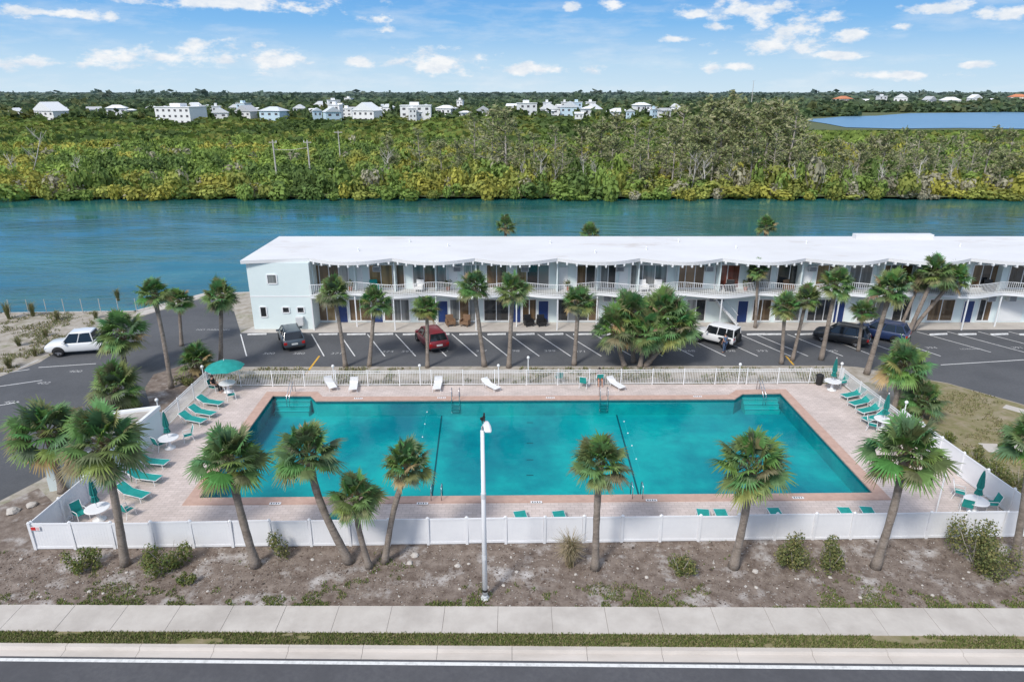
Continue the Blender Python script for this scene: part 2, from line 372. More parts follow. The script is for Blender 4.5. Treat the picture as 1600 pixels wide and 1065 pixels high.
struct(mb.build('pool_floor_lines', M['lane'], fixn=False))
# steps set in the two far corner recesses
mb = MB(); ng = MB()
for (xa_, xb2, yb_, yt_) in [(pool[3].x+.03, pool[2].x-.3, pool[4].y, min(pool[2].y, pool[3].y)), (pool[7].x+.3, pool[6].x-.03, pool[5].y, min(pool[6].y, pool[7].y))]:
    dp = yt_-yb_-.03
    for k in range(3):
        y0 = yb_+dp*(2-k)/3+.004*(3-k); z1 = -.32-.28*k
        mb.bb(xa_+.003*k, xb2-.003*k, y0, yt_-.02-.004*k, pf-.05, z1)
        ng.bb(xa_+.02, xb2-.02, y0-.008, y0+.035, z1-.04, z1+.004)
struct(mb.build('pool_steps', M['step'])); struct(ng.build('pool_step_nosing', M['nosing']))
# depth tiles on coping
mb = MB(); mk = MB()
for px, py in [(430, 786), (660, 786), (838, 784), (1018, 781), (1247, 777), (690, 621), (860, 621), (1090, 619), (560, 622)]:
    p = at(px, py, .05); mb.box(p.x, p.y, .054, .62, .2, .008)
    for k in range(4): mk.box(p.x-.2+.13*k, p.y, .0585, .07, .12-.03*(k % 2), .003)
struct(mb.build('depth_tile', M['white_paint'])); struct(mk.build('depth_tile_mark', M['black']))

# pool ladders and handrails
def rail_loop(mb, x, y0, y1, zt, drop0, drop1, r=.025):
    mb.tube([(x, y0, drop0), (x, y0, zt-.15), (x, y0+(y1-y0)*.25, zt), (x, y0+(y1-y0)*.75, zt), (x, y1, zt-.15), (x, y1, drop1)], r, 8)
def ladder(p, s, label):
    t = empty('pool_ladder', (p.x, p.y, 0), 0, label, 'pool ladder')
    for dx in (-.28, .28):
        mb = MB(); rail_loop(mb, dx, .38*s, -.22*s, .85, .05, -.95); mb.build('handrail', M['steel'], t, True)
    for z in (-.35, -.62, -.88): MB().box(0, -.22*s, z, .52, .1, .04).build('tread', M['steel'], t)
ladder(at(712, 624), 1, 'steel pool ladder at far edge beside the left lane line')
ladder(at(943, 623), 1, 'steel pool ladder at far edge left of the right lane line')
ladder(at(683, 777), -1, 'steel pool ladder at near edge beside left lane line')
ladder(at(994, 774), -1, 'steel pool ladder at near edge beside right lane line')
for px, py, l in [(456, 617, 'steel handrail at the left pool corner steps'), (1188, 614, 'steel handrail at the right pool corner steps')]:
    p = at(px, py); t = empty('pool_handrail', (p.x, p.y, 0), 0, l, 'handrail')
    for dx in (-.1, .1):
        mb = MB(); mb.tube([(dx, .6, .05), (dx, .55, .75), (dx, .3, .95), (dx, -.4, .55), (dx, -.9, .2), (dx, -1.0, -.5)], .025, 8); mb.build('rail', M['steel'], t, True)
for (a, b, n_, l) in [((974, 655), (1000, 735), 4, 'thin float line beside right lane line of the pool'), ((668, 640), (657, 700), 3, 'thin float line left of left lane line in pool')]:
    A, B = at(*a, zw), at(*b, zw); t = empty('float_line', A, 0, l, 'float line')
    d = B-A
    MB().tube([(0, 0, .005), (d.x, d.y, .005)], .006, 5).build('rope', M['step'], t)
    for k in range(n_):
        q = d*(k+.2)/n_; MB().lathe([(.01, -.03), (.04, -.02), (.045, .01), (.02, .04)], 8, (q.x, q.y, .01)).build('float', M['white_paint'], t, True)

# ------------------------------------------------------------------ fences
def vinyl_fence(A, B, label, h=1.5, w=1.95):
    d = B-A; L = d.length; n = max(1, round(L/w)); s = L/n
    t = empty('vinyl_fence', A, math.atan2(d.y, d.x), label, 'fence')
    pm = MB(); nb = 12; bw = (s-.13)/nb
    for k in range(nb): pm.box(.065+bw*(k+.5), 0, h/2+.01, bw-.014, .022, h-.12)
    pm.bb(.065, s-.065, -.008, .008, .08, h-.06)
    pm.bb(.06, s-.06, -.03, .03, h-.10, h-.0); pm.bb(.06, s-.06, -.03, .03, .05, .17)
    post = MB(); post.bb(-.065, .065, -.065, .065, 0, h+.03); post.lathe([(.1, h+.03), (.09, h+.05), (.0, h+.12)], 4)
    p0 = pm.build('panel', M['white_vinyl'], t); q0 = post.build('post', M['white_vinyl'], t)
    for k in range(n):
        o = p0 if k == 0 else p0.copy()
        if k: COL.objects.link(o); o.parent = t
        o.location = (k*s, 0, random.uniform(-.03, .03)); o.rotation_euler = (random.uniform(-.03, .03), random.uniform(-.010, .010), 0)
    for k in range(n+1):
        o = q0 if k == 0 else q0.copy()
        if k: COL.objects.link(o); o.parent = t
        o.location = (k*s, 0, random.uniform(-.03, .02)); o.rotation_euler = (random.uniform(-.02, .02), random.uniform(-.015, .015), 0)
    return t
vinyl_fence(F1, F2, 'long white vinyl panel fence between mulch bed and pool deck')
LS, RS = at(176, 750), at(1405, 672)
vinyl_fence(F1+Vector((.0, .08, 0)), LS, 'short white vinyl fence at left end of pool deck')
vinyl_fence(RS, F2+Vector((0, .12, 0)), 'white vinyl fence along right side of pool deck')
def picket_fence(A, B, label, h=1.25, w=2.4, pitch=.125):
    d = B-A; L = d.length; n = max(1, round(L/w)); s = L/n
    t = empty('picket_fence', A, math.atan2(d.y, d.x), label, 'fence')
    pm = MB(); k = pitch
    while k < s-.05: pm.bb(k-.011, k+.011, -.011, .011, .1, h-.02); k += pitch
    for z in (.12, h-.18, h-.02): pm.bb(.03, s-.03, -.02, .02, z-.02, z+.02)
    p0 = pm.build('panel', M['white_paint'], t); q0 = MB().bb(-.035, .035, -.035, .035, 0, h+.06).build('post', M['white_paint'], t)
    for k in range(n):
        o = p0 if k == 0 else p0.copy()
        if k: COL.objects.link(o); o.parent = t
        o.location = (k*s, 0, random.uniform(-.015, .015))
    for k in range(n+1):
        o = q0 if k == 0 else q0.copy()
        if k: COL.objects.link(o); o.parent = t
        o.location = (k*s, 0, 0)
picket_fence(F4, F3, 'long white picket railing between far pool deck and car park')
picket_fence(at(256, 672), F4+Vector((-.05, -.1, 0)), 'white picket railing on left side of deck beyond pump house')
picket_fence(F3+Vector((.08, -.06, 0)), RS+Vector((-.05, .05, 0)), 'white picket railing on right side of deck near far corner')
# fence sign
t = empty('warning_sign', at(66, 858)+Vector((0, -.06, 1.24)), 0, 'small red and white warning sign on left end of vinyl fence', 'sign')
MB().bb(-.22, .22, -.012, .012, -.10, .12).build('board', M['white_paint'], t); MB().bb(-.20, .02, -.018, -.012, -.08, .10).build('red_panel', M['red'], t)
mb = MB()
for k in range(3): mb.bb(.05, .19, -.018, -.012, -.06+.06*k, -.04+.06*k)
mb.build('text_lines', M['red'], t)

# pump house at the left
q = P([(78, 768), (176, 750), (256, 676), (152, 690)]); ctr = sum(q, Vector())/4
t = empty('pump_house', ctr, 0, 'low pale pump house with flat gravel roof beside left pool fence', 'shed')
loc = [p-ctr for p in q]
MB().prism(loc, 0, 1.72).build('wall', M['stucco'], t)
iq = [p*.9 for p in loc]; oq = [p*1.03 for p in loc]
MB().prism(iq, 1.72, 1.80).build('roof', M['gravel_roof'], t)
mb = MB(); vs = [(p.x, p.y, z) for z in (1.70, 1.95) for p in oq]+[(p.x, p.y, z) for z in (1.95, 1.70) for p in iq]
fs = []
for r_ in range(3):
    for i in range(4): fs.append((r_*4+i, r_*4+(i+1) % 4, r_*4+4+(i+1) % 4, r_*4+4+i))
mb.add(vs, fs).build('parapet', M['trim'], t)

# ------------------------------------------------------------------ lamp post with a bird
b = at(758, 934); t = empty('street_lamp', b, 0, 'tall white street lamp on a round pole in front of the fence', 'street lamp')
hz = aty(758, 672, b.y).z
MB().tube([(0, 0, 0), (0, 0, hz*.5), (0, 0, hz)], [.12, .10, .075], 14).build('pole', M['white_paint'], t, True)
MB().lathe([(.2, 0), (.2, .03), (.14, .06), (.14, .16), (.12, .2)], 14).build('base', M['ac'], t)
for z in (.25*hz, .62*hz): MB().lathe([(.108, z), (.112, z+.01), (.112, z+.24), (.108, z+.25)], 14).build('band', M['ac'], t)
MB().lathe([(.125, .40), (.127, .41), (.127, .50), (.125, .51)], 14).build('dark_band', M['black'], t)
mb = MB(); mb.tube([(0, 0, hz-.1), (0, 0, hz+.15), (.06, -.06, hz+.28), (.14, -.18, hz+.33)], .045, 10); mb.build('arm', M['white_paint'], t, True)
mb = MB(); rings = []
for (yy, w, h0, h1) in [(.10, .05, .33, .39), (.0, .10, .31, .41), (-.3, .145, .30, .41), (-.68, .145, .30, .40), (-.82, .10, .32, .38)]:
    rings.append([(w*sgn*cc+.17-yy*.12, yy, hz+hv) for (sgn, cc, hv) in [(-1, 1, h0), (1, 1, h0), (1, 1.05, (h0+h1)/2), (1, .6, h1), (-1, .6, h1), (-1, 1.05, (h0+h1)/2)]])
mb.loft(rings).build('lamp_head', M['white_paint'], t, False, bevel=.015)
MB().bb(.10, .32, -.6, -.2, hz+.285, hz+.302).build('lens', M['plate'], t)
def skin(name, vs, es, rs, m, parent, lvl=1):
    me = bpy.data.meshes.new(name); me.from_pydata(vs, es, []); me.update(); me.materials.append(m)
    o = bpy.data.objects.new(name, me); COL.objects.link(o); o.parent = parent
    o.modifiers.new('skin', 'SKIN')
    sd = me.skin_vertices[0].data if me.skin_vertices else None
    if sd:
        for i, r in enumerate(rs): sd[i].radius = (r, r)
        sd[0].use_root = True
    s = o.modifiers.new('sub', 'SUBSURF'); s.levels = lvl; s.render_levels = lvl
    me2 = bpy.data.meshes.new_from_object(o.evaluated_get(bpy.context.evaluated_depsgraph_get()))
    o.modifiers.clear(); o.data = me2; me2.name = name
    me2.polygons.foreach_set('use_smooth', [True]*len(me2.polygons))
    if not me2.materials: me2.materials.append(m)
    return o
bt = empty('bird', b+Vector((.04, -.02, hz+.32)), R(200), 'black seabird perched on top of the street lamp', 'bird')
bt.scale = (.85, .85, .85)
skin('body', [(0, 0, .25), (0, .1, .36), (0, .15, .47), (0, .13, .56), (0, .17, .61), (0, .30, .60), (0, -.12, .14), (0, -.28, .03), (.05, 0, .12), (.05, .02, .0), (-.05, 0, .12), (-.05, .02, .0)],
     [(0, 1), (1, 2), (2, 3), (3, 4), (4, 5), (0, 6), (6, 7), (0, 8), (8, 9), (0, 10), (10, 11)], [.10, .085, .045, .035, .045, .012, .075, .03, .03, .02, .03, .02], M['black'], bt)
for sx in (-1, 1):
    MB().loft([[(sx*.09, .06, .38), (sx*.12, 0, .34), (sx*.1, -.02, .22), (sx*.08, .04, .26)], [(sx*.09, -.15, .22), (sx*.11, -.17, .2), (sx*.1, -.17, .12), (sx*.07, -.15, .12)], [(sx*.03, -.32, .08), (sx*.04, -.33, .08), (sx*.04, -.33, .05), (sx*.03, -.32, .05)]]).build('wing', M['black'], bt, True)

# ------------------------------------------------------------------ pool furniture
def make_lounger(slm):
    t = empty('sun_lounger')
    fr = MB()
    for sx in (-.32, .32):
        fr.tube([(sx, -.95, .33), (sx, .35, .33)], .022, 6); fr.tube([(sx, .35, .33), (sx, .95, .68)], .022, 6)
    fr.tube([(-.32, -.95, .33), (.32, -.95, .33)], .022, 6); fr.tube([(-.32, .95, .68), (.32, .95, .68)], .022, 6)
    fr.tube([(-.32, .5, .04), (-.32, .85, .62)], .016, 6); fr.tube([(.32, .5, .04), (.32, .85, .62)], .016, 6)
    fr.build('frame', M['white_paint'], t, True)
    MB().add([(-.31, -.93, .335), (.31, -.93, .335), (.31, -.3, .325), (.31, .35, .34), (-.31, .35, .34), (-.31, -.3, .325), (-.31, -.93, .35), (.31, -.93, .35), (.31, -.3, .34), (.31, .35, .355), (-.31, .35, .355), (-.31, -.3, .34)],
             [(0, 1, 2, 5), (5, 2, 3, 4), (6, 7, 8, 11), (11, 8, 9, 10), (0, 1, 7, 6), (3, 4, 10, 9), (1, 2, 8, 7), (2, 3, 9, 8), (0, 5, 11, 6), (5, 4, 10, 11)]).build('seat', slm, t)
    MB().box(0, .65, .515, .62, .69, .018, rx=math.atan2(.35, .6)).build('backrest', slm, t)
    for sx in (-.32, .32):
        for y in (-.8, .3): MB().tube([(sx, y, .32), (sx*1.05, y-.06 if y < 0 else y+.06, 0)], .02, 6).build('leg', M['white_paint'], t)
    return t
def make_chair(slm):
    t = empty('pool_chair')
    MB().box(0, 0, .42, .5, .48, .025, rx=.05).build('seat', slm, t)
    MB().box(0, .31, .70, .5, .025, .56, rx=-.25).build('backrest', slm, t)
    fr = MB()
    for sx in (-.28, .28):
        fr.tube([(sx, -.25, .62), (sx, .2, .64), (sx, .27, .6)], .02, 6); fr.tube([(sx, .22, .40), (sx, .39, .99)], .02, 6)
    fr.tube([(-.28, .39, .99), (.28, .39, .99)], .02, 6); fr.build('frame', M['white_paint'], t, True)
    for sx in (-.28, .28):
        MB().tube([(sx, -.25, .62), (sx, -.28, 0)], .02, 6).build('leg', M['white_paint'], t); MB().tube([(sx, .22, .42), (sx, .34, 0)], .02, 6).build('leg', M['white_paint'], t)
    return t
def make_table():
    t = empty('patio_table')
    MB().lathe([(.02, .69), (.56, .69), (.60, .71), (.60, .73), (.56, .745), (.02, .745)], 28).build('tabletop', M['white_paint'], t)
    MB().lathe([(.34, 0), (.34, .05), (.12, .1), (.09, .4), (.12, .6), (.2, .69)], 14).build('pedestal', M['white_paint'], t, True)
    return t
def make_umbrella(open_):
    t = empty('patio_umbrella')
    MB().tube([(0, 0, .05), (0, 0, 2.55)], .022, 8).build('pole', M['white_paint'], t)
    if open_:
        vs = [(0, 0, 2.5)]; fs = []
        for (r, z) in [(.55, 2.38), (1.05, 2.18), (1.4, 1.98)]:
            for k in range(16):
                a = 2*PI*k/16; rr = r*(1 if k % 2 == 0 else .94); vs.append((rr*math.cos(a), rr*math.sin(a), z+(0 if k % 2 == 0 else .02)))
        for k in range(16):
            fs.append((0, 1+k, 1+(k+1) % 16))
            for j in range(2): fs.append((1+j*16+k, 17+j*16+k, 17+j*16+(k+1) % 16, 1+j*16+(k+1) % 16))
        MB().add(vs, fs).build('canopy', M['teal'], t)
        for k in range(8):
            a = 2*PI*k/8; MB().tube([(0, 0, 2.44), (1.38*math.cos(a), 1.38*math.sin(a), 1.96)], .01, 5).build('rib', M['white_paint'], t)
    else:
        vs = []; fs = []; prof = [(.03, 2.52), (.09, 2.3), (.15, 1.95), (.19, 1.6), (.12, 1.45), (.17, 1.28), (.22, 1.12)]
        for (r, z) in prof:
            for k in range(16):
                a = 2*PI*k/16; rr = r*(1 if k % 2 == 0 else .62); vs.append((rr*math.cos(a), rr*math.sin(a), z+random.uniform(-.02, .02)))
        for i in range(len(prof)-1):
            for k in range(16): fs.append((i*16+k, i*16+(k+1) % 16, i*16+16+(k+1) % 16, i*16+16+k))
        MB().add(vs, fs).build('canopy', M['teal_dark'], t)
        MB().lathe([(.13, 1.42), (.14, 1.44), (.14, 1.48), (.13, 1.5)], 10).build('tie_strap', M['teal'], t)
    MB().lathe([(.03, 2.55), (.04, 2.58), (.005, 2.64)], 8).build('finial', M['white_paint'], t)
    return t
protos = {}
def place(kind, px, py, rz, label, cat, group):
    mk_ = {'lounger': lambda: make_lounger(M['teal']), 'wlounger': lambda: make_lounger(M['white_sling']), 'chair': lambda: make_chair(M['teal']), 'table': make_table,
           'umbrella': lambda: make_umbrella(False), 'open': lambda: make_umbrella(True)}
    if kind not in protos: o = protos[kind] = mk_[kind]()
    else: o = copy_tree(protos[kind])
    p = at(px, py)
    o.location = (p.x, p.y, .012); o.rotation_euler = (0, 0, R(rz)); return tag(o, label, cat, group)
GL = 'sun loungers around the pool'; GC = 'chairs around the pool'; GT = 'round tables on the pool deck'; GU = 'teal umbrellas on the pool deck'
for px, py, rz, l in [(330, 634, 75, 'teal sun lounger farthest up the left deck below the open umbrella'), (318, 650, 72, 'teal sun lounger second from far end of left deck'), (303, 661, 70, 'teal sun lounger on left deck just beyond the picket fence end'),
        (240, 728, 82, 'teal sun lounger left deck, farthest of the four near the pump house'), (228, 752, 78, 'teal sun lounger left deck, second below the pump house'), (210, 777, 70, 'teal sun lounger left deck, third below the pump house'),
        (1332, 622, -70, 'teal sun lounger farthest up the right deck'), (1344, 634, -68, 'teal sun lounger second from far end of right deck'), (1358, 646, -70, 'teal sun lounger third from far end of right deck'), (1366, 659, -72, 'teal sun lounger beside right middle table')]:
    place('lounger', px, py, rz, l, 'sun lounger', GL)
for px, py, rz, l in [(517, 605, 28, 'white sun lounger leftmost on the far deck'), (553, 607, 8, 'white sun lounger second from left on far deck'), (684, 606, 0, 'white sun lounger on far deck near left ladder'), (767, 607, 40, 'white sun lounger in middle of far deck'), (962, 605, 30, 'white sun lounger on far deck beside seated bather')]:
    place('wlounger', px, py, rz, l, 'sun lounger', GL).scale = (.9, .9, .9)
for px, py, l in [(520, 826, 'teal lounger behind fence between the forked left palms'), (817, 823, 'teal lounger behind fence right of the street lamp'), (877, 823, 'teal lounger behind fence left of the central palm'), (1100, 820, 'teal lounger behind fence left of right central palm'), (1130, 820, 'teal lounger behind fence against the right central palm'),
        (1216, 818, 'teal lounger behind fence right of the right central palm'), (1326, 817, 'teal lounger behind fence left of the big right palm'), (1360, 816, 'teal lounger behind fence against the big right palm')]:
    place('lounger', px, py, 180+random.uniform(-12, 12), l, 'sun lounger', GL)
for px, py, rz, l in [(873, 597, 190, 'teal chair alone on far deck at centre'), (912, 605, 160, 'teal chair left of the seated bather'), (936, 600, 185, 'teal chair holding the seated bather on far deck'), (362, 624, 120, 'teal chair right of the open umbrella table'),
        (295, 688, -60, 'teal chair by left middle table, toward the pool'), (251, 702, 150, 'teal chair by left middle table, toward the fence'), (200, 806, 160, 'teal chair beside left near table'), (128, 812, 60, 'teal chair left of left near table'),
        (1497, 778, 60, 'teal chair left of the right near table'), (1545, 796, -100, 'teal chair right of the right near table'), (1508, 800, 150, 'teal chair in front of right near table'), (1362, 672, 60, 'teal chair beside right middle table'), (1314, 604, -80, 'teal chair beside right far table')]:
    place('chair', px, py, rz, l, 'chair', GC)
for k, px, py, l, l2 in [('open', 357, 612, 'open teal umbrella over far left table', 'white round table under the open teal umbrella'), ('umbrella', 266, 700, 'folded umbrella at left middle table near pump house', 'white round table at middle of left deck'), ('umbrella', 156, 812, 'folded teal umbrella at left near table by the vinyl fence', 'white round table in left near corner of deck'),
        ('umbrella', 1299, 609, 'folded teal umbrella in far right corner', 'white round table in far right corner of deck'), ('umbrella', 1378, 670, 'folded teal umbrella at right middle table', 'white round table at middle of right deck'), ('umbrella', 1521, 800, 'folded teal umbrella at right near table', 'white round table in right near corner of deck')]:
    place(k, px, py, random.uniform(0, 90), l, 'umbrella', GU)
    place('table', px, py, 0, l2, 'table', GT)
for px, py, h, l in [(253, 668, 1.9, 'thin white post lamp beside left picket fence near pump house'), (1407, 672, 1.9, 'thin white post lamp beside right picket fence'), (1462, 802, 2.2, 'thin white post lamp near right table'),
        (657, 602, 1.5, 'white globe lamp on far railing left of centre'), (779, 602, 1.5, 'white globe lamp on far railing near centre'), (523, 603, 1.5, 'white globe lamp on far railing at left'), (1153, 600, 1.5, 'white globe lamp on far railing at right'), (825, 601, 2.1, 'tall thin white post lamp at centre of far railing'), (321, 606, 1.6, 'white globe lamp at far left corner of deck'), (1310, 601, 1.6, 'white globe lamp at far right corner')]:
    p = at(px, py); t = empty('post_lamp', (p.x, p.y, .01), 0, l, 'lamp', 'globe lamps around the deck')
    MB().tube([(0, 0, 0), (0, 0, h)], .035, 8).build('post', M['white_paint'], t); MB().lathe([(.03, h), (.09, h+.05), (.12, h+.13), (.09, h+.21), (.03, h+.25)], 12).build('globe', M['white_sling'], t, True)
for p, l in [(at(96, 812), 'black round waste bin in left near corner of deck'), (at(1290, 603)+Vector((-.4, .3, 0)), 'black waste bin in far right corner of deck')]:
    t = empty('waste_bin', (p.x, p.y, .01), 0, l, 'bin')
    MB().lathe([(.22, 0), (.27, .7), (.28, .72)], 16).build('body', M['black'], t); MB().lathe([(.29, .72), (.27, .8), (.1, .9), (.02, .92)], 16).build('lid', M['black'], t)

# ------------------------------------------------------------------ building
YW = 63.0; EX0 = -24.6; EX1 = 60.0; PER = 7.6; X0 = -18.6
Bd = empty('apartment_building', (0, 61, 0), 0, 'long two storey pale aqua building with white flat roof and scalloped balconies', 'building')
def bpart(mb, name, m, parent=None, **k):
    o = mb.build(name, m, parent or Bd, **k)
    if parent is None: o.location = (0, -61, 0)
    return o
def eave(x):
    if x < X0: return 60.55
    return 61.5-1.55*abs(math.sin(PI*(x-X0)/PER))
def balc(x): 
    return 61.55-1.05*abs(math.sin(PI*(x-X0+PER*.5)/PER))**1.5
bpart(MB().bb(X0, EX1, YW, 71.2, 0, 6.38), 'wall', M['stucco'])
bpart(MB().bb(EX0+.3, X0, 60.95, 71.2, 0, 6.38), 'end_wall', M['stucco'])
xs = [EX0]+[X0+k*.38 for k in range(int((EX1-X0)/.38)+1)]
roof = bpart(MB().prism([(EX0, 60.5)]+[(x, eave(x)) for x in xs[1:]]+[(EX1, 71.6), (EX0, 71.6)], 6.39, 6.70), 'roof', M['roof_white'])
tail0 = None
for k in range(92):
    x = X0+.4+k*.86
    if x > EX1: break
    if tail0 is None: tail0 = MB().bb(-.07, .07, 0, 1.8, -.20, -.005).build('rafter_tail', M['trim'], roof); o = tail0
    else: o = tail0.copy(); COL.objects.link(o); o.parent = roof
    o.location = (x, eave(x)-.05, 6.39)
p0 = at(1322, 367, 6.7); p1 = at(1440, 367, 6.7)
MB().bb(p0.x, p1.x, p0.y-2.2, 71.0, 6.70, 7.15).build('roof_box', M['roof_white'], roof)
for px, py in [(560, 392), (700, 385), (860, 380), (1010, 390), (1060, 378), (1150, 388), (1260, 380), (1500, 385), (930, 395), (640, 378)]:
    p = at(px, py, 6.7); MB().lathe([(.07, 0), (.07, .2), (.10, .22), (.10, .27), (.02, .3)], 10, (p.x, p.y, 6.70)).build('roof_vent', M['trim'], roof)
xb = [X0+k*.19 for k in range(int((EX1-X0)/.19)+1)]
bpart(MB().prism([(x, balc(x)) for x in xb]+[(EX1, YW-.005), (X0, YW-.005)], 3.12, 3.36), 'balcony_slab', M['trim'])
bpart(MB().prism([(x, balc(x)+.1) for x in xb]+[(EX1, YW-.02), (X0+.01, YW-.02)], 3.361, 3.375), 'balcony_floor', M['slab'])
seg = int((EX1-X0)/PER)+1
for s in range(seg):
    xs_ = [x for x in np.arange(X0+s*PER, min(X0+(s+1)*PER, EX1), .16)]
    if len(xs_) < 3: continue
    mb = MB()
    for x in xs_: mb.bb(x-.016, x+.016, balc(x)+.03, balc(x)+.055, 3.36, 4.40)
    for z in (3.46, 4.42):
        mb.tube([(x, balc(x)+.042, z) for x in xs_[::4]+[xs_[-1]]], .03, 5)
    bpart(mb, 'balcony_railing', M['trim'])
for s in range(seg*2):
    x = X0+s*PER/2+.02
    if x < EX1: bpart(MB().bb(x-.05, x+.05, balc(x)+.1, balc(x)+.2, 0, 3.12), 'lower_post', M['trim'])
    if x < EX1: bpart(MB().bb(x-.06, x+.06, 61.9 if s % 2 == 0 else 62.3, YW, 3.38, 6.38), 'partition', M['stucco'])
cols = {'brown': (.17, .11, .06), 'gold': (.30, .21, .09), 'grey': (.24, .255, .255), 'dark': (.04, .045, .05), 'pale': (.42, .43, .42), 'red': (.20, .06, .045)}
PM = {k: mat('pane_'+k, v, .08, tuple(c*.4 for c in v), .9, lo=.42, hi=.58, stretch=(1.6, 1, .12), spec=.9) for k, v in cols.items()}
def window(x0, x1, z0, z1, Y, c, mull, name='window'):
    f = MB()
    for x in (x0, x1): f.bb(x-.05, x+.05, Y-.07, Y-.002, z0, z1)
    for z in (z0, z1): f.bb(x0+.05, x1-.05, Y-.065, Y-.002, z-.05, z+.05)
    for k in range(1, mull): xm = x0+(x1-x0)*k/mull; f.bb(xm-.035, xm+.035, Y-.06, Y-.002, z0+.05, z1-.05)
    fo = bpart(f, name, M['trim'])
    for k in range(mull):
        a = x0+(x1-x0)*k/mull+.04; b_ = x0+(x1-x0)*(k+1)/mull-.04
        cc = c if random.random() < .6 else random.choice(['dark', 'brown', 'grey', 'gold', 'pale'])
        MB().bb(a, b_, Y-.02-.012*(k % 2), Y-.004, z0+.05, z1-.05).build('pane', PM[cc], fo)
def bx(px, z, Y): return (px-800)/F*(Y*cP-(z-H)*sP)
for a, b_, c, n_ in [(484, 545, 'brown', 4), (577, 632, 'gold', 3), (645, 698, 'grey', 3), (724, 750, 'dark', 2), (760, 792, 'brown', 2), (806, 858, 'gold', 3), (901, 930, 'dark', 2), (938, 962, 'grey', 2), (985, 1042, 'grey', 3), (1056, 1100, 'brown', 3), (1117, 1155, 'red', 2), (1168, 1204, 'dark', 2), (1214, 1252, 'dark', 2), (1275, 1312, 'brown', 2), (1326, 1362, 'grey', 2), (1372, 1424, 'grey', 3), (1440, 1480, 'dark', 2), (1518, 1562, 'brown', 3), (1576, 1640, 'dark', 3)]:
    window(bx(a, 4.6, YW), bx(b_, 4.6, YW), 3.44, 5.72, YW, c, n_)
for a, b_, c, n_ in [(484, 524, 'gold', 3), (546, 580, 'brown', 2), (600, 640, 'brown', 3), (652, 682, 'dark', 2), (703, 748, 'grey', 3), (756, 795, 'dark', 2), (816, 838, 'brown', 2), (872, 935, 'dark', 4), (970, 1040, 'grey', 4), (1072, 1102, 'dark', 2), (1176, 1204, 'brown', 2), (1212, 1250, 'grey', 3), (1262, 1300, 'dark', 3), (1340, 1380, 'grey', 3), (1395, 1424, 'dark', 2), (1450, 1490, 'brown', 2), (1528, 1548, 'dark', 2)]:
    window(bx(a, 1.3, YW), bx(b_, 1.3, YW), .16, 2.35, YW, c, n_)
for px in (535, 590, 692, 806, 849, 1160, 1311, 1512, 1056):
    x = bx(px, 1.2, YW); d = bpart(MB().bb(x-.46, x+.46, YW-.05, YW-.002, .03, 2.15), 'door', M['navy'], bevel=.01)
    f = MB(); f.bb(x-.53, x-.465, YW-.06, YW-.002, .02, 2.22); f.bb(x+.465, x+.53, YW-.06, YW-.002, .02, 2.22); f.bb(x-.465, x+.465, YW-.06, YW-.002, 2.155, 2.22); f.build('frame', M['trim'], d)
    MB().lathe([(.02, 0), (.035, .02), (.03, .05)], 8, (x+.36, YW-.08, 1.0)).build('handle', M['steel'], d)
for px in (560, 708, 880, 974, 1262, 1500):
    x = bx(px, 4.4, YW); d = bpart(MB().bb(x-.42, x+.42, YW-.05, YW-.002, 3.38, 5.5), 'door', M['trim'], bevel=.01)
    MB().lathe([(.02, 0), (.035, .02), (.03, .05)], 8, (x+.33, YW-.08, 4.4)).build('handle', M['steel'], d)
x = bx(1580, 1.2, YW); lv = MB()
for k in range(26): lv.box(x, YW-.04, .15+k*.085, 2.2, .03, .06, rx=.4)
lv.bb(x-1.12, x+1.12, YW-.03, YW-.003, .1, 2.3)
bpart(lv, 'louvre_door', M['trim'])
for px, py, w, h in [(425, 436, 15, 14), (412, 487, 10, 16), (447, 484, 11, 9), (470, 484, 11, 9)]:
    c = aty(px, py, 60.95); s = zc_of(c)/F
    window(c.x-w*s/2, c.x+w*s/2, c.z-h*s/2*1.05, c.z+h*s/2*1.05, 60.95, 'dark', 1)
bpart(MB().bb(EX0+.3, X0+.003, 60.93, 60.948, 3.15, 3.28), 'string_course', M['trim'])
c = aty(470, 503, 60.9); bpart(MB().bb(c.x-.35, c.x+.35, 60.5, 60.94, .5, 1.3), 'utility_box', M['ac'], bevel=.03)
def acunit(x, y, z, w, h, d):
    a = bpart(MB().bb(x-w/2, x+w/2, y-d, y, z, z+h), 'air_conditioner', M['ac'], bevel=.02)
    g = MB()
    for k in range(6): g.bb(x-w/2+.06, x+w/2-.06, y-d-.012, y-d-.002, z+.06+k*(h-.12)/6, z+.06+(k+.55)*(h-.12)/6)
    g.build('grille', M['grille'], a)
for px in (590, 715, 820, 968, 1107, 1267, 1434, 1488): acunit(bx(px, 5.2, YW), YW-.075, 5.15, .75, .5, .40)
for px in (948, 962, 1112, 1124, 1262, 1546, 1578): acunit(bx(px, 2.2, 62.4), 62.5, 2.35, .75, .62, .4)
st = MB()
xa, xb_ = bx(1150, 0, 62), bx(1112, 3, 62)
for k in range(14): st.bb(xa+(xb_-xa)*k/14-.18, xa+(xb_-xa)*k/14+.16, 61.8, 62.9, .2*k+.19, .2*k+.24)
for y in (61.78, 62.93): st.tube([(xa, y, .1), (xb_, y, 3.1)], .08, 6)
st.tube([(xa, 61.8, 1.1), (xb_, 61.8, 4.1)], .03, 6)
bpart(st, 'staircase', M['trim'])
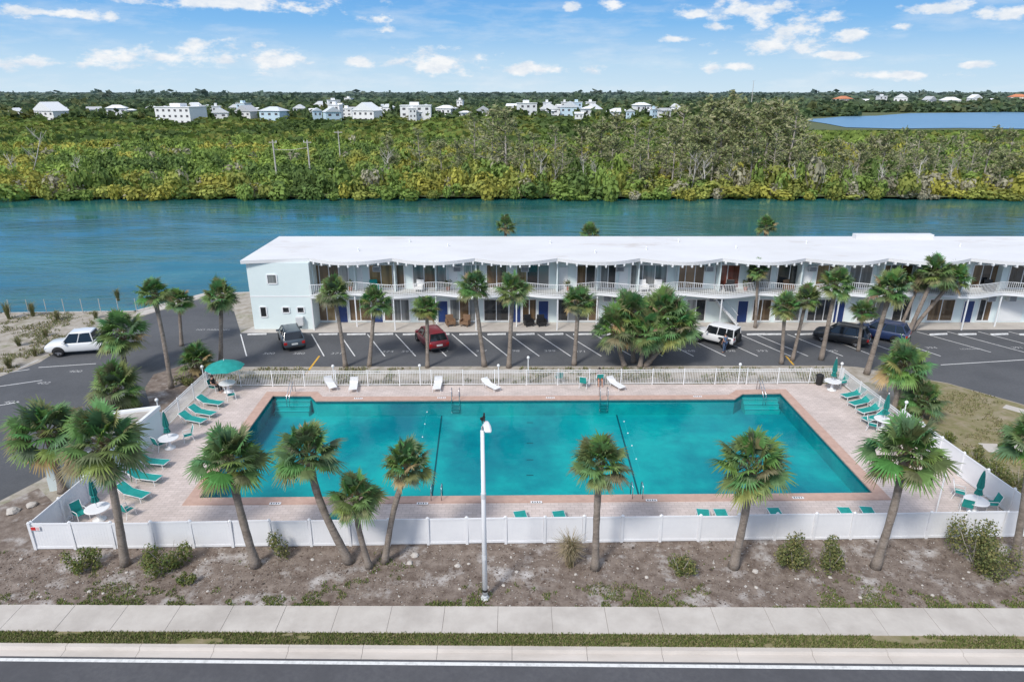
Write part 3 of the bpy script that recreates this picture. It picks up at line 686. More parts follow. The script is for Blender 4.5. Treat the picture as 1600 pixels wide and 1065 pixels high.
def easy_chair(loc, rz, m, label, group):
    t = empty('patio_chair', loc, rz, label, 'chair', group)
    MB().bb(-.36, .36, -.35, .35, .2, .44).build('seat', m, t, bevel=.04); MB().box(0, .36, .65, .74, .14, .75, rx=-.15).build('backrest', m, t, bevel=.04)
    for sx in (-.4, .4): MB().bb(sx-.06, sx+.06, -.35, .3, .2, .66).build('armrest', m, t, bevel=.03)
    for sx in (-.32, .32):
        for y in (-.3, .3): MB().bb(sx-.03, sx+.03, y-.03, y+.03, 0, .2).build('leg', m, t)
for px, l in [(704, 'brown wicker chair left of the navy door on building walkway'), (727, 'brown wicker chair at right of the walkway pair'), (826, 'dark chair on walkway before ground floor windows'), (846, 'dark chair on walkway by navy door right of centre')]:
    p = at(px, 509); easy_chair((p.x, p.y, .012), R(random.uniform(-25, 25)), M['wicker'] if px < 800 else M['black'], l, 'chairs on the building walkway')
for px, mname, l in [(585, 'teal', 'teal chair on upper balcony at left'), (655, 'white_sling', 'white chair on upper balcony below grey window'), (812, 'wicker', 'brown chair on upper balcony near centre'), (1005, 'white_sling', 'white chair on upper balcony left of staircase'), (1030, 'white_sling', 'second white chair on upper balcony left of staircase'), (1140, 'black', 'dark chair on upper balcony above staircase'), (1232, 'wicker', 'brown chair on upper balcony at right'), (1400, 'teal', 'teal chair on upper balcony far right'), (1545, 'black', 'dark chair on upper balcony at right frame edge')]:
    x = bx(px, 3.6, 62.2); easy_chair((x, 62.2, 3.38), R(random.uniform(-30, 30)), M[mname], l, 'chairs on the upper balcony')

# ------------------------------------------------------------------ cars
def wheel(t, x, y, r=.35, w=.24, side=1):
    ty = MB(); n = 20; prof = [(r*.62, -w/2), (r*.95, -w/2), (r, -w/2+.04), (r, w/2-.04), (r*.95, w/2), (r*.62, w/2)]
    vs = []; fs = []
    for (rr, yy) in prof:
        for k in range(n): vs.append((rr*math.cos(2*PI*k/n), yy, rr*math.sin(2*PI*k/n)))
    for i in range(len(prof)-1):
        for k in range(n): fs.append((i*n+k, i*n+(k+1) % n, i*n+n+(k+1) % n, i*n+n+k))
    ty.add(vs, fs); o = ty.build('wheel', M['rubber'], t, True); o.location = (x, y, r)
    rm = MB(); y1 = side*(w/2-.03)
    for k in range(5):
        a = 2*PI*k/5; c = Vector((math.cos(a), 0, math.sin(a))); d = Vector((-math.sin(a), 0, math.cos(a)))
        p = [c*.05+d*.05, c*.05-d*.05, c*r*.62-d*.06, c*r*.62+d*.06]
        rm.add([(q_.x, y1+side*.01, q_.z) for q_ in p]+[(q_.x, y1-side*.03, q_.z) for q_ in p], [(0, 1, 2, 3), (4, 5, 6, 7), (0, 1, 5, 4), (1, 2, 6, 5), (2, 3, 7, 6), (3, 0, 4, 7)])
    rm.add([(r*.1*math.cos(2*PI*k/10), y1+side*.02, r*.1*math.sin(2*PI*k/10)) for k in range(10)], [tuple(range(10))])
    rm.build('rim', M['rim'], o)
    dk = MB().add([(r*.62*math.cos(2*PI*k/16), y1-side*.035, r*.62*math.sin(2*PI*k/16)) for k in range(16)], [tuple(range(16))]); dk.build('brake_disc', M['grille'], o)
def section(x, hw, zb, zt): 
    return [(x, -hw*.92, zb), (x, -hw, zb+.16), (x, -hw, zt-.2), (x, -hw*.95, zt-.06), (x, -hw*.84, zt), (x, hw*.84, zt), (x, hw*.95, zt-.06), (x, hw, zt-.2), (x, hw, zb+.16), (x, hw*.92, zb)]
def car(kind, paint, loc, heading, label, group='parked cars'):
    name = {'suv': 'parked_car', 'pickup': 'pickup_truck', 'jeep': 'off_road_car'}[kind]
    t = empty(name, (loc.x, loc.y, .012), heading, label, 'pickup truck' if kind == 'pickup' else 'car', group)
    if kind == 'suv':
        st = [(-2.3, .78, .48, .92), (-2.22, .88, .36, 1.04), (-1.4, .93, .27, 1.05), (0, .93, .26, 1.03), (.95, .93, .27, 1.02), (1.6, .91, .28, .95), (2.05, .86, .32, .86), (2.25, .76, .38, .74), (2.3, .66, .45, .64)]
        wx, wr, gh = (1.4, -1.38), .36, (1.12, .42, -1.78, -2.16, .84, .66, 1.0, 1.64)
    elif kind == 'pickup':
        st = [(-2.9, .9, .55, 1.12), (-2.86, .97, .45, 1.18), (-1.6, 1.0, .38, 1.18), (0, 1.0, .36, 1.16), (1.3, 1.0, .38, 1.18), (2.3, .98, .4, 1.12), (2.75, .93, .45, 1.04), (2.9, .84, .5, .9)]
        wx, wr, gh = (1.85, -1.75), .42, (1.5, .85, -.75, -.92, .92, .74, 1.14, 1.9)
    else:
        st = [(-2.0, .76, .55, 1.08), (-1.95, .8, .5, 1.14), (-1, .82, .45, 1.14), (.4, .82, .45, 1.14), (.8, .76, .5, 1.14), (1.9, .68, .52, 1.06), (2.0, .64, .6, 1.0)]
        wx, wr, gh = (1.35, -1.25), .42, (.62, .4, -1.92, -1.97, .78, .70, 1.12, 1.8)
    MB().loft([section(*s_) for s_ in st]).build('body', paint, t, True, bevel=.02)
    xf, xft, xrt, xr, w0, w1, z0, z1 = gh
    lo = [(xf, -w0, z0), (xf, w0, z0), (xr, w0, z0), (xr, -w0, z0)]; hi = [(xft, -w1, z1), (xft, w1, z1), (xrt, w1, z1), (xrt, -w1, z1)]
    MB().add(lo+hi, [(0, 1, 5, 4), (1, 2, 6, 5), (2, 3, 7, 6), (3, 0, 4, 7), (4, 5, 6, 7)]).build('windows', M['glass'], t)
    MB().loft([[(xft+.12, -w1*.96, z1-.04), (xft+.12, w1*.96, z1-.04), (xft+.05, w1*.9, z1+.015), (xft+.05, -w1*.9, z1+.015)], [(0, -w1*1.03, z1-.04), (0, w1*1.03, z1-.04), (0, w1*.9, z1+.06), (0, -w1*.9, z1+.06)], [(xrt-.06, -w1*1.0, z1-.05), (xrt-.06, w1*1.0, z1-.05), (xrt, w1*.9, z1+.03), (xrt, -w1*.9, z1+.03)]]).build('roof', paint, t, True, bevel=.015)
    for a, b_ in list(zip(lo, hi)): MB().tube([a, b_], .045, 6).build('pillar', paint, t)
    for fx in ([.5] if kind == 'pickup' else [.42, .74]):
        for s_ in (-1, 1):
            MB().tube([(xf+(xr-xf)*fx, s_*(w0+.004), z0), (xft+(xrt-xft)*fx, s_*(w1+.004), z1)], .04, 6).build('pillar', paint, t)
    hw = {'suv': .92, 'pickup': .99, 'jeep': .82}[kind]
    for x in wx:
        for s_ in (-1, 1):
            n = 14; ra = wr+.07; arch = MB()
            arch.add([(x+ra*math.cos(PI*k/n), s_*(hw+.012), wr+ra*math.sin(PI*k/n)) for k in range(n+1)]+[(x+ra*math.cos(PI*k/n), s_*(hw-.25), wr+ra*math.sin(PI*k/n)) for k in range(n+1)], [tuple(range(n+1))]+[(k, k+1, n+2+k, n+1+k) for k in range(n)])
            arch.build('wheel_arch', M['black'], t)
            wheel(t, x, s_*(hw-.10), wr, .26, s_)
    if kind == 'jeep':
        for x in wx:
            for s_ in (-1, 1):
                fm = MB(); fm.bb(x-.55, x+.55, s_*.86-.14, s_*.86+.14, .9, .97); fm.build('fender', M['black'], t, bevel=.03)
        sp = MB(); n = 18
        vs = []; prof = [(.2, -2.03), (.36, -2.03), (.38, -2.08), (.38, -2.2), (.36, -2.25), (.2, -2.25)]
        fs = []
        for (rr, xx) in prof:
            for k in range(n): vs.append((xx, rr*math.cos(2*PI*k/n), 1.05+rr*math.sin(2*PI*k/n)))
        for i in range(5):
            for k in range(n): fs.append((i*n+k, i*n+(k+1) % n, i*n+n+(k+1) % n, i*n+n+k))
        fs.append(tuple(5*n+k for k in range(n)))
        sp.add(vs, fs).build('spare_wheel', M['rubber'], t, True)
        MB().bb(1.98, 2.2, -.75, .75, .5, .68).build('front_bumper', M['black'], t, bevel=.03); MB().bb(-2.15, -1.98, -.75, .75, .5, .68).build('rear_bumper', M['black'], t, bevel=.03)
    xrear = st[0][0]; xfront = st[-1][0]
    for s_ in (-1, 1):
        if kind == 'jeep': MB().bb(xrear-.03, xrear+.02, s_*.66-.07, s_*.66+.07, .85, 1.08).build('tail_light', M['tail'], t)
        else: MB().bb(xrear-.01, xrear+.16, s_*(st[1][1]-.14)-.13, s_*(st[1][1]-.14)+.15, st[0][3]-.28, st[0][3]-.03).build('tail_light', M['tail'], t, bevel=.03)
        MB().bb(xfront-.26, xfront-.02, s_*(st[-1][1]-.02)-.12, s_*(st[-1][1]-.02)+.12, st[-1][3]-.16, st[-1][3]-.02).build('head_light', M['head'], t, bevel=.03)
        MB().box(gh[0]-.25, s_*(w0+.17), z0+.08, .14, .24, .16).build('mirror', paint, t, bevel=.03)
    if kind != 'jeep':
        MB().bb(xrear-.06, xrear+.3, -.78, .78, .34, .5).build('rear_bumper', M['black'], t, bevel=.03)
        MB().bb(xfront-.25, xfront+.03, -.6, .6, .38, .5).build('front_bumper', M['black'], t, bevel=.03)
        MB().bb(xrear-.035, xrear-.0, -.26, .26, .62, .76).build('number_plate', M['plate'], t)
    if kind == 'pickup':
        MB().bb(-2.78, -1.02, -.78, .78, 1.19, 1.195).build('cargo_bed', M['black'], t)
        for s_ in (-1, 1): MB().bb(-2.84, -1.0, s_*.86-.06, s_*.86+.06, 1.18, 1.27).build('bed_rail', paint, t, bevel=.02)
        MB().bb(-2.9, -2.8, -.9, .9, 1.18, 1.27).build('tailgate_rail', paint, t, bevel=.02)
        MB().bb(2.86, 2.93, -.55, .55, .68, .95).build('grille', M['grille'], t)
    if kind == 'suv':
        for s_ in (-1, 1): MB().tube([(.25, s_*.6, 1.72), (-1.6, s_*.6, 1.71)], .02, 6).build('roof_rail', M['black'], t)
    return t
white = paintm('white_car_paint', (.76, .76, .75)); slate = paintm('slate_car_paint', (.06, .08, .10)); redp = paintm('red_car_paint', (.20, .014, .022)); dark = paintm('black_car_paint', (.016, .018, .022)); navyp = paintm('navy_car_paint', (.022, .04, .11))
hd = math.atan2(5.6, -2.6)
car('suv', slate, at(456, 536), hd, 'slate grey car parked alone left of the red car')
car('suv', redp, at(674, 538), hd, 'dark red car parked in the middle bays')
car('suv', redp, at(1004, 540), hd, 'red car mostly hidden behind the large palm clump')
car('jeep', white, at(1116, 536), math.atan2(4.4, -5.2), 'boxy white off-road car with a spare wheel')
car('suv', dark, at(1313, 534), math.atan2(4, -6), 'black car left of the navy car at right')
car('suv', navyp, at(1374, 528), math.atan2(4.5, -5.5), 'navy car parked right of the black car')
car('pickup', white, at(137, 549), R(193), 'white pickup truck parked at left beside sandy lot', 'parked cars')

# ------------------------------------------------------------------ people
def person(loc, rz, pose, shirt, trousers, label):
    t = empty('person', loc, rz, label, 'person')
    if pose == 'stand':
        J = dict(pel=(0, 0, .95), sp=(0, .01, 1.15), ch=(0, 0, 1.36), nk=(0, .01, 1.50), hd=(0, .03, 1.58), cr=(0, .02, 1.68))
        L = lambda s: dict(sh=(s*.18, 0, 1.42), el=(s*.25, -.02, 1.15), wr=(s*.25, .08, .92), ha=(s*.245, .1, .85), hip=(s*.1, 0, .92), kn=(s*.11, .03*s, .5), an=(s*.12, .0+.05*s, .09), to=(s*.13, .15+.05*s, .03))
    else:
        J = dict(pel=(0, 0, .53), sp=(0, -.05, .73), ch=(0, -.1, .94), nk=(0, -.09, 1.08), hd=(0, -.06, 1.16), cr=(0, -.06, 1.26))
        L = lambda s: dict(sh=(s*.18, -.1, 1.0), el=(s*.26, -.03, .74), wr=(s*.2, .2, .68), ha=(s*.17, .28, .68), hip=(s*.1, .03, .52), kn=(s*.14, .45, .52), an=(s*.13, .48, .09), to=(s*.13, .62, .04))
    rad = dict(pel=.13, sp=.12, ch=.14, nk=.055, hd=.075, cr=.085, sh=.065, el=.045, wr=.03, ha=.032, hip=.09, kn=.062, an=.042, to=.038)
    names = list(J); vs = [J[k] for k in names]; rs = [rad[k] for k in names]; es = [(0, 1), (1, 2), (2, 3), (3, 4), (4, 5)]
    idx = {}
    for s in (-1, 1):
        D = L(s)
        for k in D: idx[(k, s)] = len(vs); vs.append(D[k]); rs.append(rad[k])
        es += [(2, idx[('sh', s)]), (idx[('sh', s)], idx[('el', s)]), (idx[('el', s)], idx[('wr', s)]), (idx[('wr', s)], idx[('ha', s)]), (0, idx[('hip', s)]), (idx[('hip', s)], idx[('kn', s)]), (idx[('kn', s)], idx[('an', s)]), (idx[('an', s)], idx[('to', s)])]
        h = Vector(D['ha']); w = Vector(D['wr']); d = (h-w).normalized()
        for q_ in range(5):
            off = Vector((.0, (q_-2)*.018, 0)) if pose == 'stand' else Vector(((q_-2)*.018, 0, 0))
            ln = [.05, .08, .09, .085, .07][q_]; a = h+off; e = a+d*ln+Vector((-.015*s, 0, -.012))
            vs += [tuple(a), tuple(e)]; rs += [.010, .008]; es += [(idx[('ha', s)], len(vs)-2), (len(vs)-2, len(vs)-1)]
    skin('body', vs, es, rs, M['skin'], t)
    v3 = lambda k, s: L(s)[k]
    if shirt:
        V = [J['pel'], J['sp'], J['ch']]; Rr = [.145, .14, .158]; E = [(0, 1), (1, 2)]
        for s in (-1, 1):
            V += [v3('sh', s), tuple((Vector(v3('sh', s))+Vector(v3('el', s)))*.5)]; Rr += [.082, .07]; n = len(V); E += [(2, n-2), (n-2, n-1)]
        skin('shirt', V, E, Rr, shirt, t)
    V = [J['pel']]; Rr = [.15]; E = []
    for s in (-1, 1):
        kk = Vector(v3('kn', s)); hh = Vector(v3('hip', s)); V += [tuple(hh), tuple(kk)]; Rr += [.105, .082]; n = len(V); E += [(0, n-2), (n-2, n-1)]
        if trousers[1]: V.append(tuple(kk.lerp(Vector(v3('an', s)), .9))); Rr.append(.062); E.append((len(V)-2, len(V)-1))
    skin('trousers' if trousers[1] else 'shorts', V, E, Rr, trousers[0], t)
    hdp = Vector(J['cr']); MB().lathe([(.088, -.05), (.1, .0), (.092, .05), (.05, .09), (.005, .1)], 12, (hdp.x, hdp.y-.02, hdp.z+.01)).build('hair', M['hair'], t, True)
    fc = Vector(J['hd']); nb = MB(); nb.box(0, fc.y+.085, fc.z+.035, .025, .03, .04); nb.build('nose', M['skin'], t, bevel=.008)
    for ex in (-.033, .033): MB().box(ex, fc.y+.075, fc.z+.06, .022, .012, .012).build('eye', M['hair'], t)
    MB().box(0, fc.y+.076, fc.z-.02, .045, .012, .01).build('mouth', M['clay'], t)
cl_black = mat('black_cloth', (.02, .02, .022), .9); cl_blue = mat('blue_cloth', (.10, .17, .27), .9); cl_denim = mat('denim', (.06, .10, .18), .9); cl_red = mat('coral_cloth', (.45, .08, .05), .9)
person(at(1131, 551)+Vector((0, 0, .013)), R(30), 'stand', cl_blue, (cl_denim, True), 'person in blue standing beside the white off-road car')
pp = at(336, 612); place('chair', 336, 612, 80, 'teal chair left of the open umbrella table', 'chair', GC)
person(Vector((pp.x, pp.y, .0)), R(260), 'sit', cl_black, (cl_black, True), 'person in black seated beside the open umbrella table')
pb = at(936, 600); person(Vector((pb.x, pb.y, .0)), R(5+180), 'sit', None, (cl_red, False), 'bather in coral shorts seated on a teal chair')

# ------------------------------------------------------------------ palms
def crown_arrays(seed, nleaf=44, brown=.18):
    r = random.Random(seed); Q = []; Cc = []
    for i in range(nleaf):
        t = i/nleaf; el = R(86-t*124+r.uniform(-12, 12)); az = i*2.39996+r.uniform(-.4, .4)
        d = Vector((math.cos(el)*math.cos(az), math.cos(el)*math.sin(az), math.sin(el)))
        pl = r.uniform(.34, .62); up = Vector((0, 0, 1)); side = d.cross(up)
        side = side.normalized() if side.length > .05 else Vector((1, 0, 0))
        side = (side+up*r.uniform(-.6, .6)).normalized(); nrm = side.cross(d).normalized()
        end = d*pl+Vector((0, 0, -.05*math.cos(el)))
        if t > 1-brown: col = (.32, .25, .14)
        elif t > .7: col = (.175, .225, .085)
        else: col = (.125, .205, .075)
        if r.random() < .06: col = (.23, .24, .10)
        col = tuple(c*r.uniform(.75, 1.35) for c in col)
        w = .009; Q.append([d*.05-side*w, d*.05+side*w, end+side*w, end-side*w]); Cc.append((.22, .26, .11))
        L = r.uniform(.36, .56); ns = 24
        for k in range(ns):
            a = R(-112+224*(k+.5)/ns); sd = d*math.cos(a)+side*math.sin(a)
            ll = L*(.68+.32*math.cos(a*.8))*r.uniform(.82, 1.1)
            wd = sd.cross(nrm).normalized()
            fold = nrm*(-.15*abs(math.sin(a)))
            m1 = end+(sd+fold)*ll*.55+Vector((0, 0, -.03*ll)); t1 = end+(sd+fold)*ll+Vector((0, 0, -.30*ll*r.uniform(.3, 1.4)))
            wm = .024
            sh = r.uniform(.8, 1.2); c2 = tuple(c*sh for c in col)
            Q.append([end-wd*.005, end+wd*.005, m1+wd*wm, m1-wd*wm]); Cc.append(c2)
            Q.append([m1-wd*wm, m1+wd*wm, t1+wd*.004, t1-wd*.004]); Cc.append(tuple(c*1.15 for c in c2))
    for i in range(60):   # old leaf bases around the heart
        az = r.uniform(0, 2*PI); z = r.uniform(-.28, .05); p = Vector((.07*math.cos(az), .07*math.sin(az), z)); o = p+Vector((.14*math.cos(az), .14*math.sin(az), .12))
        s_ = Vector((-math.sin(az), math.cos(az), 0))*.02; Q.append([p-s_, p+s_, o+s_, o-s_]); Cc.append((.22, .155, .095))
    return np.array([[list(v) for v in q] for q in Q]), np.array(Cc)
crowns = []
for s, nl, br_ in [(1, 52, .04), (2, 56, .08), (3, 48, .03), (4, 54, .11), (5, 58, .06), (6, 48, .04)]:
    q, c = crown_arrays(s, nl, br_); o = quadmesh('crown', q, c, M['leaf']); crowns.append(o.data); bpy.data.objects.remove(o)
pcount = 0
def palm(bx_, by_, cx, cy, w, label, group, bend=0., name='palm_tree', dy=0.):
    global pcount
    B = at(bx_, by_); T = aty(cx, cy, B.y+dy); rad = w*zc_of(T)/F/2
    t = empty(name, (B.x, B.y, 0), 0, label, 'palm tree', group)
    top = T-B; top.z = T.z-.12*rad
    pts = []; rs = []
    n = 14
    for k in range(n+1):
        u = k/n; p = top*u; p.x += bend*math.sin(PI*u)*(.5+u*.5); p.y = dy*u; pts.append(p)
        rs.append((.150+.085*math.exp(-u*9)+.03*max(0, u-.78)/.22+random.uniform(-.010, .010))*min(1.15, max(.75, rad/1.55)))
    MB().tube(pts, rs, 12).build('trunk', M['trunk'], t, True)
    c = bpy.data.objects.new('crown', crowns[pcount % 6]); COL.objects.link(c); c.parent = t; pcount += 1
    c.location = (top.x, dy, T.z); c.scale = (rad, rad, rad*random.uniform(.9, 1.06))
    c.rotation_euler = (random.uniform(-.15, .15), random.uniform(-.15, .15), random.uniform(0, 6.28))
    return t
GN = 'palms along the front fence'; GP = 'palms between pool and car park'; GLf = 'palms at the left of the pool'
for a in [(400, 884, 358, 716, 132, 'leaning palm with dense crown over left end of pool', GN, -.1), (546, 878, 482, 708, 124, 'curved palm leaning left over pool, its trunk bowed', GN, -.35), (577, 886, 555, 776, 96, 'shortest front palm, leaning between two taller palms', GN, -.15), (601, 878, 636, 726, 94, 'front palm leaning right, just left of street lamp', GN, -.2),
          (930, 888, 938, 722, 112, 'upright palm standing right of street lamp before pool centre', GN, -.06), (1146, 886, 1175, 728, 138, 'palm with broad crown over right part of pool', GN, .1), (1368, 886, 1415, 706, 146, 'large palm at right front rising over the right deck', GN, .15), (1584, 878, 1612, 692, 110, 'palm cut by the right edge of the photo', GN, .1),
          (196, 882, 160, 692, 150, 'large leaning palm at front left corner of fence', GLf, .1), (98, 768, 74, 676, 136, 'bushy palm at far left beside the pump house', GLf, 0), (180, 642, 180, 604, 92, 'low palm just above pump house', GLf, 0), (195, 580, 190, 520, 92, 'full palm standing right of white pickup', GLf, 0), (268, 606, 240, 458, 66, 'tall slim palm leaning left, leftmost of three by the water', GLf, .1), (284, 540, 279, 470, 52, 'smaller middle palm of three by the water', GLf, 0), (345, 570, 345, 464, 66, 'tall upright palm near building end wall', GLf, 0), (308, 586, 309, 562, 70, 'stemless low palm left of the far deck corner', GLf, 0),
          (540, 573, 521, 457, 62, 'slim palm leaning left, first of the far railing row', GP, .1), (577, 572, 585, 471, 60, 'slim palm second along the far railing', GP, 0), (668, 574, 667, 481, 56, 'short palm in front of the red car', GP, 0), (757, 572, 741, 448, 66, 'palm leaning left beyond railing, left of centre pair', GP, 0), (795, 574, 801, 452, 66, 'upright palm beyond railing, right of centre pair', GP, 0), (897, 570, 904, 471, 66, 'palm alone beyond railing right of centre', GP, 0),
          (976, 572, 962, 514, 88, 'left crown of large palm clump before hidden red car', GP, -.1), (1008, 572, 1056, 510, 92, 'right crown of large palm clump before hidden red car', GP, .1), (990, 566, 986, 488, 88, 'rear crown in the middle of the large palm clump', GP, 0), (1014, 567, 1036, 488, 90, 'rear right crown of the large palm clump', GP, 0), (1000, 573, 1008, 518, 88, 'lowest front crown of the large palm clump', GP, 0),
          (1221, 568, 1227, 478, 56, 'palm left of slim pair beyond railing at right', GP, 0), (1238, 563, 1260, 466, 54, 'palm leaning right beside the slim pair at right', GP, 0), (1283, 562, 1307, 442, 66, 'tall palm leaning right in front of black car', GP, 0), (1341, 548, 1349, 486, 48, 'short palm between the black and navy cars', GP, 0), (1354, 584, 1392, 452, 74, 'tall palm before navy car, leaning right', GP, 0), (1420, 519, 1462, 424, 66, 'palm leaning right before building, right of navy car', GP, 0), (1424, 516, 1490, 434, 58, 'strongly leaning palm of the right building pair', GP, 0), (1407, 512, 1437, 440, 46, 'small palm behind the right leaning pair', GP, 0), (1180, 512, 1185, 421, 42, 'slender palm against building above white car', GP, 0),
          (1395, 646, 1412, 570, 92, 'full palm on lawn at right far fence', 'palms on the right lawn', 0), (1438, 652, 1444, 625, 78, 'low palm on right lawn close to vinyl fence', 'palms on the right lawn', 0)]:
    palm(*a)
for (px, py, D, w, l) in [(790, 352, 73.2, 40, 'palm top rising behind roof left of centre'), (1198, 352, 73.2, 40, 'palm top rising behind roof right of centre'), (922, 364, 73.2, 38, 'low palm top just showing behind the roof')]:
    T = aty(px, py, D); t = empty('palm_tree', (T.x, D, 0), 0, l, 'palm tree', 'palms behind the building')
    MB().tube([(0, 0, 0), (0, 0, T.z)], [.2, .16], 10).build('trunk', M['trunk'], t, True)
    c = bpy.data.objects.new('crown', crowns[pcount % 6]); pcount += 1; COL.objects.link(c); c.parent = t; c.location = (0, 0, T.z); s = w*zc_of(T)/F/2; c.scale = (s, s, s)

# ------------------------------------------------------------------ shrubs
def leafcloud(n, rx, ry, rz_, size, cols, seed, lumps=6, flat=.6, spread=.45, outw=.7, rnd=.55, rad=.42):
    g = np.random.default_rng(seed)
    cen = g.normal(size=(lumps, 3))*spread; cen[:, 2] = np.abs(cen[:, 2])*.7+.25
    k = g.integers(0, lumps, n); d = g.normal(size=(n, 3)); d /= np.linalg.norm(d, axis=1)[:, None]
    rr = rad*g.uniform(.45 if outw < 1 else .75, 1.05, n)[:, None]
    p = (cen[k]+d*rr)*np.array([rx, ry, rz_]); p[:, 2] = np.maximum(p[:, 2], .02)
    nn = d*outw+g.normal(size=(n, 3))*rnd+np.array([0, -.12, .4]); nn /= np.linalg.norm(nn, axis=1)[:, None]
    a = np.cross(nn, g.normal(size=(n, 3))); a /= np.linalg.norm(a, axis=1)[:, None]; b_ = np.cross(nn, a)
    s = size*g.uniform(.6, 1.3, n)[:, None]
    q = np.stack([p-a*s, p-b_*s*flat, p+a*s, p+b_*s*flat], axis=1)
    c = np.array(cols)[g.integers(0, len(cols), n)]*g.uniform(.75, 1.25, n)[:, None]
    return q, c
GRN = [(.11, .155, .045), (.15, .18, .05), (.20, .20, .06)]; OLV = [(.17, .19, .065), (.24, .22, .085), (.12, .15, .05)]; TAN = [(.36, .29, .18), (.44, .36, .24), (.25, .22, .12)]
sh_n = 0
def shrub(px, py, w, h, label, cols=GRN, n=700, group='shrubs in the mulch bed', cat='shrub', name='shrub', leaf=.06, B=None):
    global sh_n; sh_n += 1
    B = B or at(px, py); s = zc_of(B)/F; rx = w*s/2; hz_ = h*s*1.15
    t = empty(name, B, 0, label, cat, group)
    q, c = leafcloud(int(n*1.9), rx*.78, rx*.78, hz_*.75, leaf, cols, 100+sh_n, 11); fo = quadmesh('foliage', q, c, M['bush'], t)
    st_ = MB()
    for k in range(5): a = k*1.3; st_.tube([(0, 0, 0), (rx*.3*math.cos(a), rx*.3*math.sin(a), hz_*.35), (rx*.55*math.cos(a), rx*.55*math.sin(a), hz_*.7)], [.025, .018, .008], 5)
    so_ = st_.build('stem', M['bark'], t)
    return t, fo, so_
for a in [(264, 886, 74, 46, 'wide green shrub right of the front left palm', GRN, 1000), (128, 892, 50, 36, 'small dark shrub left of front left palm', GRN, 600), (434, 870, 44, 42, 'loose young shrub right of the leaning dense palm', OLV, 300), (1062, 896, 52, 38, 'yellowish small shrub right of upright palm', OLV, 550), (1240, 888, 70, 50, 'olive shrub, left of the pair beside right palm', OLV, 1000), (1297, 888, 60, 54, 'olive shrub, right of the pair beside right palm', OLV, 950), (1520, 880, 110, 76, 'large rounded shrub at right end of mulch bed', OLV, 2200), (290, 910, 28, 14, 'tiny low shrub below the wide green shrub', GRN, 200)]:
    shrub(*a)
for i, (px, py, w, h, l) in enumerate([(1480, 690, 30, 20, 'low shrub at foot of right vinyl fence, farthest'), (1525, 722, 40, 26, 'shrub outside right vinyl fence, second'), (1555, 745, 50, 34, 'shrub outside right vinyl fence, third'), (1590, 765, 50, 40, 'shrub outside right vinyl fence at photo edge'), (1420, 655, 34, 18, 'low shrub by right post lamp'), (205, 640, 40, 16, 'low shrub behind the pump house'), (1570, 700, 20, 14, 'tiny shrub on right lawn near the path'), (290, 600, 36, 18, 'low shrub in bed by left picket fence')]):
    shrub(px, py, w, h, l, OLV if i % 2 else GRN, 500, 'shrubs around the deck sides')
for px, l in [(548, 'potted plant on upper balcony beside the left brown window'), (700, 'potted plant on upper balcony right of grey window'), (888, 'potted plant on upper balcony at centre'), (1165, 'potted plant on upper balcony near the slender palm'), (1330, 'potted plant on upper balcony right of the leaning palm')]:
    x = bx(px, 3.6, 62.4); t, fo, so_ = shrub(0, 0, 14, 12, l, GRN, 110, 'pot plants on the upper balcony', 'plant', 'potted_plant', .07, Vector((x, 62.4, 3.378)))
    fo.location.z = .38; so_.location.z = .36
    MB().lathe([(.15, 0), (.21, .34), (.23, .36), (.23, .40), (.19, .40), (.18, .36)], 14).build('pot', M['clay'], t)
def grass_clump(px, py, w, h, label, cols=TAN, n=160, group='ornamental grasses'):
    global sh_n; sh_n += 1
    B = at(px, py); s = zc_of(B)/F; r_ = random.Random(sh_n); Q = []; Cc = []
    for k in range(n):
        az = r_.uniform(0, 2*PI); le = h*s*1.15*r_.uniform(.6, 1.1); ou = w*s/2*r_.uniform(.1, 1.1); b0 = Vector((r_.gauss(0, .06), r_.gauss(0, .06), 0)); d = Vector((math.cos(az), math.sin(az), 0)); sd = Vector((-d.y, d.x, 0))*.014
        m_ = b0+d*ou*.35+Vector((0, 0, le*.75)); e = b0+d*ou+Vector((0, 0, le*r_.uniform(.55, 1.0)))
        c = random.choice(cols); Q += [[b0-sd, b0+sd, m_+sd, m_-sd], [m_-sd, m_+sd, e+sd*.2, e-sd*.2]]; Cc += [c, c]
    t = quadmesh('grass_clump', np.array([[list(v) for v in q] for q in Q]), np.array(Cc), M['grass']); t.location = B; tag(t, label, 'grass clump', group)
grass_clump(890, 884, 60, 50, 'tan fountain grass clump left of the upright palm', TAN, 420)
for px, py, w, h, l in [(14, 498, 34, 26, 'dry grass clump nearest the photo left edge'), (52, 494, 26, 22, 'green grass clump by left water fence'), (90, 500, 24, 16, 'low grass clump on sandy lot near water'), (30, 540, 28, 14, 'low grass clump in middle of sandy lot'), (72, 525, 22, 12, 'small grass clump above the pickup'), (15, 575, 40, 18, 'grass clump at near corner of sandy lot'), (55, 556, 22, 14, 'small grass clump left of the pickup'), (185, 470, 22, 20, 'grass clump by water near dock'), (150, 497, 22, 12, 'low grass clump by right of sandy lot')]:
    grass_clump(px, py, w, h, l, [(.2, .2, .08), (.3, .26, .15), (.15, .18, .06)], 160, 'grass clumps on the sandy lot')

